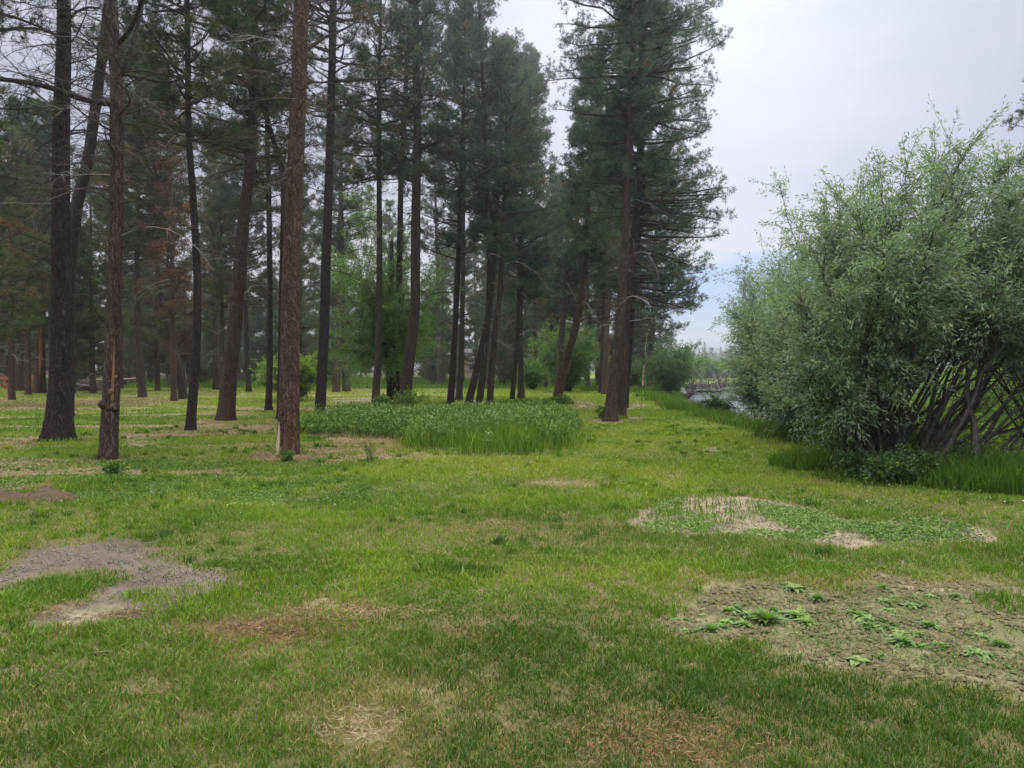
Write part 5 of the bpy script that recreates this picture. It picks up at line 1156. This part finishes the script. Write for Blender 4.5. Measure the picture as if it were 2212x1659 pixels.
# ============================ small built and fallen things ============================
def box(mb, c, s, rz=0.0, tilt=0.0):
    v = np.array([[x, y, z] for x in (-.5, .5) for y in (-.5, .5) for z in (-.5, .5)]) * s
    ct, st = math.cos(tilt), math.sin(tilt); v = np.stack([v[:, 0] * ct - v[:, 2] * st, v[:, 1], v[:, 0] * st + v[:, 2] * ct], -1)
    cz, sz = math.cos(rz), math.sin(rz); v = np.stack([v[:, 0] * cz - v[:, 1] * sz, v[:, 0] * sz + v[:, 1] * cz, v[:, 2]], -1) + c
    mb.add(v, [[0, 1, 3, 2], [4, 6, 7, 5], [0, 4, 5, 1], [2, 3, 7, 6], [0, 2, 6, 4], [1, 5, 7, 3]])
def board_fence():
    Y = 58.0; x0, x1 = (-15 - 1106) / FPX * Y, (84 - 1106) / FPX * Y; z = float(height(x0, Y))
    rt = root('board_fence', (x0, Y, z), 'low orange-stained board fence at the far left wood edge', 'fence')
    b = np.array([x0, Y, z])
    for t in np.linspace(0, 1, 5):
        mb = MB(); box(mb, (x0 + (x1 - x0) * t, Y, z + .5), (.18, .18, 1.1)); mb.build('post', [M['fence']], rt, b)
    for h in (.35, .85):
        for k in range(4):
            xa = x0 + (x1 - x0) * (k + .5) / 4; mb = MB(); box(mb, (xa, Y - .12, z + h), ((x1 - x0) / 4 - .03, .05, .26 if h > .5 else .2)); mb.build('board', [M['fence']], rt, b)
board_fence()
def house(px, Y, w, d, h, wall, label, rz=0.1, base=0.3):
    x = (px - 1106) / FPX * Y; z = base; rt = root('house', (x, Y, z), label, 'house'); rt.rotation_euler = (0, 0, rz); rt['category'] = 'house'
    mb = MB(); box(mb, (0, 0, h / 2), (w, d, h)); mb.build('wall', [wall], rt)
    mb = MB(); e = .5; ov = .4
    V = [(-w/2-ov, -d/2-ov, h), (w/2+ov, -d/2-ov, h), (w/2+ov, d/2+ov, h), (-w/2-ov, d/2+ov, h), (-w/2-ov, 0, h + d*.28), (w/2+ov, 0, h + d*.28)]
    V = np.array(V) + (0, 0, .003); mb.add(V, [[0, 1, 5, 4], [2, 3, 4, 5], [0, 3, 2, 1]]); mb.f.setdefault((3, 0), []).append(np.array([[0, 4, 3], [1, 2, 5]])); mb.build('roof', [M['roof']], rt)
    for k in (-.3, .05, .33):
        mb = MB(); box(mb, (k * w, -d/2 - .03, h * .55), (1.1, .06, 1.2)); f = mb.build('window', [M['wall_white']], rt)
        mb = MB(); box(mb, (k * w, -d/2 - .05, h * .55), (.92, .06, 1.02)); mb.build('pane', [M['glass']], f)
house(1010, 118, 11, 7, 2.9, M['wall_tan'], 'tan house glimpsed between the central cluster trunks', .1)
house(1095, 125, 9, 7, 2.8, M['wall_tan'], 'low tan house glimpsed right of the central cluster', -.1)
house(715, 120, 9, 6, 3.0, M['wall_white'], 'white house glimpsed between the pines right of centre left', .15)
house(290, 118, 7, 6, 2.9, M['wall_white'], 'small white house glimpsed in the wood on the left', .05)
def brush_pile():
    Y = 52.0; x = (240 - 1106) / FPX * Y; x = (190 - 1106) / FPX * Y
    z = float(height(x, Y)); q = np.random.default_rng(3); n = 320; mb = MB()
    a = q.uniform(0, 3.1416, n); c = np.stack([q.normal(0, .8, n), q.normal(0, .5, n), np.abs(q.normal(0, .25, n)) + .1], -1)
    c[:, 2] *= np.exp(-(c[:, 0] / 1.1) ** 2) + .3
    d = np.stack([np.cos(a), np.sin(a) * .6, q.normal(0, .22, n)], -1); l = q.uniform(.3, 1.2, (n, 1))
    tubes(mb, np.stack([c - d * l, c + q.normal(0, .05, (n, 3)), c + d * l], 1), q.uniform(.008, .03, (n, 1)) * np.array([1, .8, .4]), 4, 0, q.uniform(.3, .9, n))
    o = mb.build('brush_pile', [M['twig']]); o.location = (x, Y, z); tag(o, 'grey heap of cut branches between the two leftmost trunks', 'brush pile')
brush_pile()
def mulch():
    b = G(48, 1082); z = float(height(b[0], b[1])); n, k = 46, 34
    xs = np.linspace(-1.15, 1.0, n); ys = np.linspace(-.75, .75, k); X, Y = np.meshgrid(xs, ys, indexing='ij')
    H = np.zeros_like(X)
    for cx, cyy, sx, sy, h in [(-.5, .0, .42, .35, .16), (.15, .18, .30, .2, .14), (.42, .05, .22, .15, .11), (-.55, -.3, .25, .14, .09), (.12, .3, .1, .08, .16)]:
        H = np.maximum(H, h * np.exp(-((X - cx) / sx) ** 2 - ((Y - cyy) / sy) ** 2))
    H = H * (.55 + .9 * fbm(X * 4, Y * 4, 77, 4)) + .05 * (fbm(X * 11, Y * 11, 78, 4) - .5) * (H > .015) - .02
    V = np.stack([X + b[0], Y + b[1], z + H], -1); i = np.arange(n - 1)[:, None]; j = np.arange(k - 1)[None]
    mb = MB(); mb.add(V, np.stack(np.broadcast_arrays(i * k + j, (i + 1) * k + j, (i + 1) * k + j + 1, i * k + j + 1), -1).reshape(-1, 4))
    o = mb.build('mulch_heap', [M['mulch']], None, (b[0], b[1], z), smooth=True); tag(o, 'brown clumpy mulch heap on the grass at the left edge', 'mulch heap')
mulch()
def driftwood():
    q = np.random.default_rng(6)
    def one(px0, px1, Y, z, r, label, tw):
        x0, x1 = (px0 - 1106) / FPX * Y, (px1 - 1106) / FPX * Y; b = np.array([(x0 + x1) / 2, Y, z]); mb = MB()
        p = np.linspace([x0, Y, z], [x1, Y + q.uniform(-2, 2), z + q.uniform(0, .3)], 9); p += q.normal(0, .06, p.shape)
        rt = root('driftwood_log', b, label, 'log', 'driftwood lying in the river')
        tubes(mb, p, np.linspace(r, r * .5, 9), 9, 0, .3, .08, q); mb.build('log', [M['bark_dark']], rt, b, smooth=True)
        mt = MB(); i = q.integers(0, 9, tw); d = norm(np.stack([q.normal(0, .9, tw), q.normal(0, .5, tw), q.normal(.5, .5, tw)], -1)); l = q.uniform(.6, 2.2, (tw, 1))
        tubes(mt, bez(p[i], p[i] + d * l * .6, p[i] + d * l + q.normal(0, .25, (tw, 3)) * l, 5), np.linspace(.035, .012, 5)[None] * np.ones((tw, 1)), 4, 0, q.uniform(.2, .95, tw)); mt.build('bare_twigs', [M['twig']], rt, b)
    one(1485, 1560, 72, -.25, .30, 'long dark driftwood log jammed across the river', 60)
    one(1530, 1620, 74, -.2, .26, 'tangled driftwood log right of the long dark one', 60)
    one(1478, 1500, 50, -.38, .16, 'short dark log at the river edge below the dark bush', 14)
    one(1500, 1590, 62, -.40, .10, 'half-sunk pale branch in the water before the log jam', 40)
driftwood()
def fallen():
    for px, py, Ln, label in [(227, 826, 5.0, 'pale fallen pole lying at the wood edge behind the scarred trunk')]:
        Y = 66.0; x = (px - 1106) / FPX * Y; z = float(height(x, Y)) + .55; mb = MB(); q = np.random.default_rng(2)
        tubes(mb, np.linspace([x - Ln / 2, Y, z], [x + Ln / 2, Y + .6, z + .15], 7) + q.normal(0, .02, (7, 3)), np.linspace(.09, .06, 7), 8, 0, .5, .05, q)
        rt = root('fallen_pole', (x, Y, z), label, 'pole'); mb.build('pole', [M['wood_pale']], rt, (x, Y, z), smooth=True)
        for s in (-1.5, 1.6):
            mb = MB(); box(mb, (x + s, Y + .3, z - .3), (.25, .25, .62)); mb.build('prop', [M['bark_dark']], rt, (x, Y, z))
fallen()
# flat weathered scrap on the near grass
def scrap():
    b = G(210, 1420); z = float(height(b[0], b[1])); mb = MB(); q = np.random.default_rng(4); k = 16
    x = np.linspace(-.07, .09, k); w = .011 * np.sin(np.linspace(.2, 3.0, k)) * (1 + q.normal(0, .25, k)) + .004
    zc = .018 + .006 * np.sin(x * 25); top = np.stack([x, w, zc], -1); bot = np.stack([x, -w, zc + .004], -1)
    V = np.concatenate([top, bot, top - (0, 0, .006), bot - (0, 0, .006)]) + (b[0], b[1], z); i = np.arange(k - 1)[:, None]
    def q4(a, c): return np.concatenate([a * k + i, a * k + i + 1, c * k + i + 1, c * k + i], 1)
    mb.add(V, np.concatenate([q4(1, 0), q4(2, 3), q4(0, 2), q4(3, 1)]))
    o = mb.build('bark_piece', [M['clod']], None, (b[0], b[1], z), smooth=True); tag(o, 'thin olive piece of bark lying on the near left grass', 'bark piece')
scrap()

ORD = ['first','second','third','fourth','fifth','sixth','seventh','eighth','ninth','tenth','eleventh','twelfth','thirteenth','fourteenth','fifteenth','sixteenth','seventeenth','eighteenth','nineteenth','twentieth']
ORD += ['number ' + str(i) for i in range(21, 60)]
def place_words(items, cuts, rows, zones, fmt):
    """labels by where each stands: its row in depth, the landmark it is seen by, its order from the left"""
    cells = {}
    for o, px, y in items:
        r = int(np.searchsorted(cuts, y)); zn = [z for a, z in zones if px <= a]
        cells.setdefault((r, zn[0] if zn else zones[-1][1]), []).append((px, o))
    for (r, z), l in cells.items():
        l.sort(key=lambda t: t[0])
        for i, (_, o) in enumerate(l): o['label'] = fmt.format(n=ORD[i], row=rows[r], zone=z)
ZN = [(0, 'off the left edge'), (130, 'left of the leftmost trunk'), (235, 'between the two leftmost trunks'), (410, 'left of the slim bowed trunk'), (490, 'right of the slim bowed trunk'), (620, 'left of the thickest trunk'), (700, 'right of the thickest trunk'),
      (860, 'behind the leafy green tree'), (970, 'left of the central cluster'), (1080, 'behind the central cluster'), (1220, 'right of the central cluster'), (1330, 'left of the twin pines'), (9999, 'right of the twin pines')]
place_words(WOOD, [64, 80, 100], ['front', 'second', 'third', 'rear'], ZN, '{n} pine from left, {row} row of wood, {zone}')
place_words(YOUNG, [77], ['front', 'back'], ZN, '{n} bushy young pine from left, {row} row, {zone}')
place_words(DIST, [300, 380, 450], ['nearest', 'front', 'middle', 'rear'], [(1480, 'left of the far blue hill'), (1560, 'under the far blue hill'), (9999, 'behind the willows')], '{n} hazy distant pine from left, {row} row, {zone}')
place_words(FARB, [17, 21, 25, 29], ['nearest', 'second', 'third', 'fourth', 'farthest'], [(9999, 'seen through the willow stems')], '{n} lime green bush from left in the {row} row, {zone}')
place_words(ROS, np.array([4.0, 4.25, 4.5, 4.75, 5.0, 5.3, 5.7]), ['nearest', 'second', 'third', 'fourth', 'fifth', 'sixth', 'seventh', 'farthest'], [(1700, 'on the left part of the bare patch'), (9999, 'on the right part of the bare patch')], '{n} leaf rosette from left, {row} row, {zone}')

# ============================ air ============================
def haze():
    mb = MB(); box(mb, (0, 0, 24), (3400, 3400, 52)); mb.v[0][:, 2] = np.where(mb.v[0][:, 2] < 24, -2.5, 48)
    m = bpy.data.materials.new('haze'); m.use_nodes = True; t = m.node_tree; t.nodes.clear()
    v = N(t, 'ShaderNodeVolumePrincipled'); v.inputs['Color'].default_value = (0.82, 0.91, 1.0, 1); v.inputs['Density'].default_value = 0.0014; v.inputs['Anisotropy'].default_value = 0.8
    o = N(t, 'ShaderNodeOutputMaterial'); t.links.new(v.outputs[0], o.inputs['Volume'])
    tag(mb.build('haze', [m]), 'thin pale air over the whole place', None, None, 'stuff')
haze()
print('TREES', cnt, 'objects', len(bpy.data.objects))
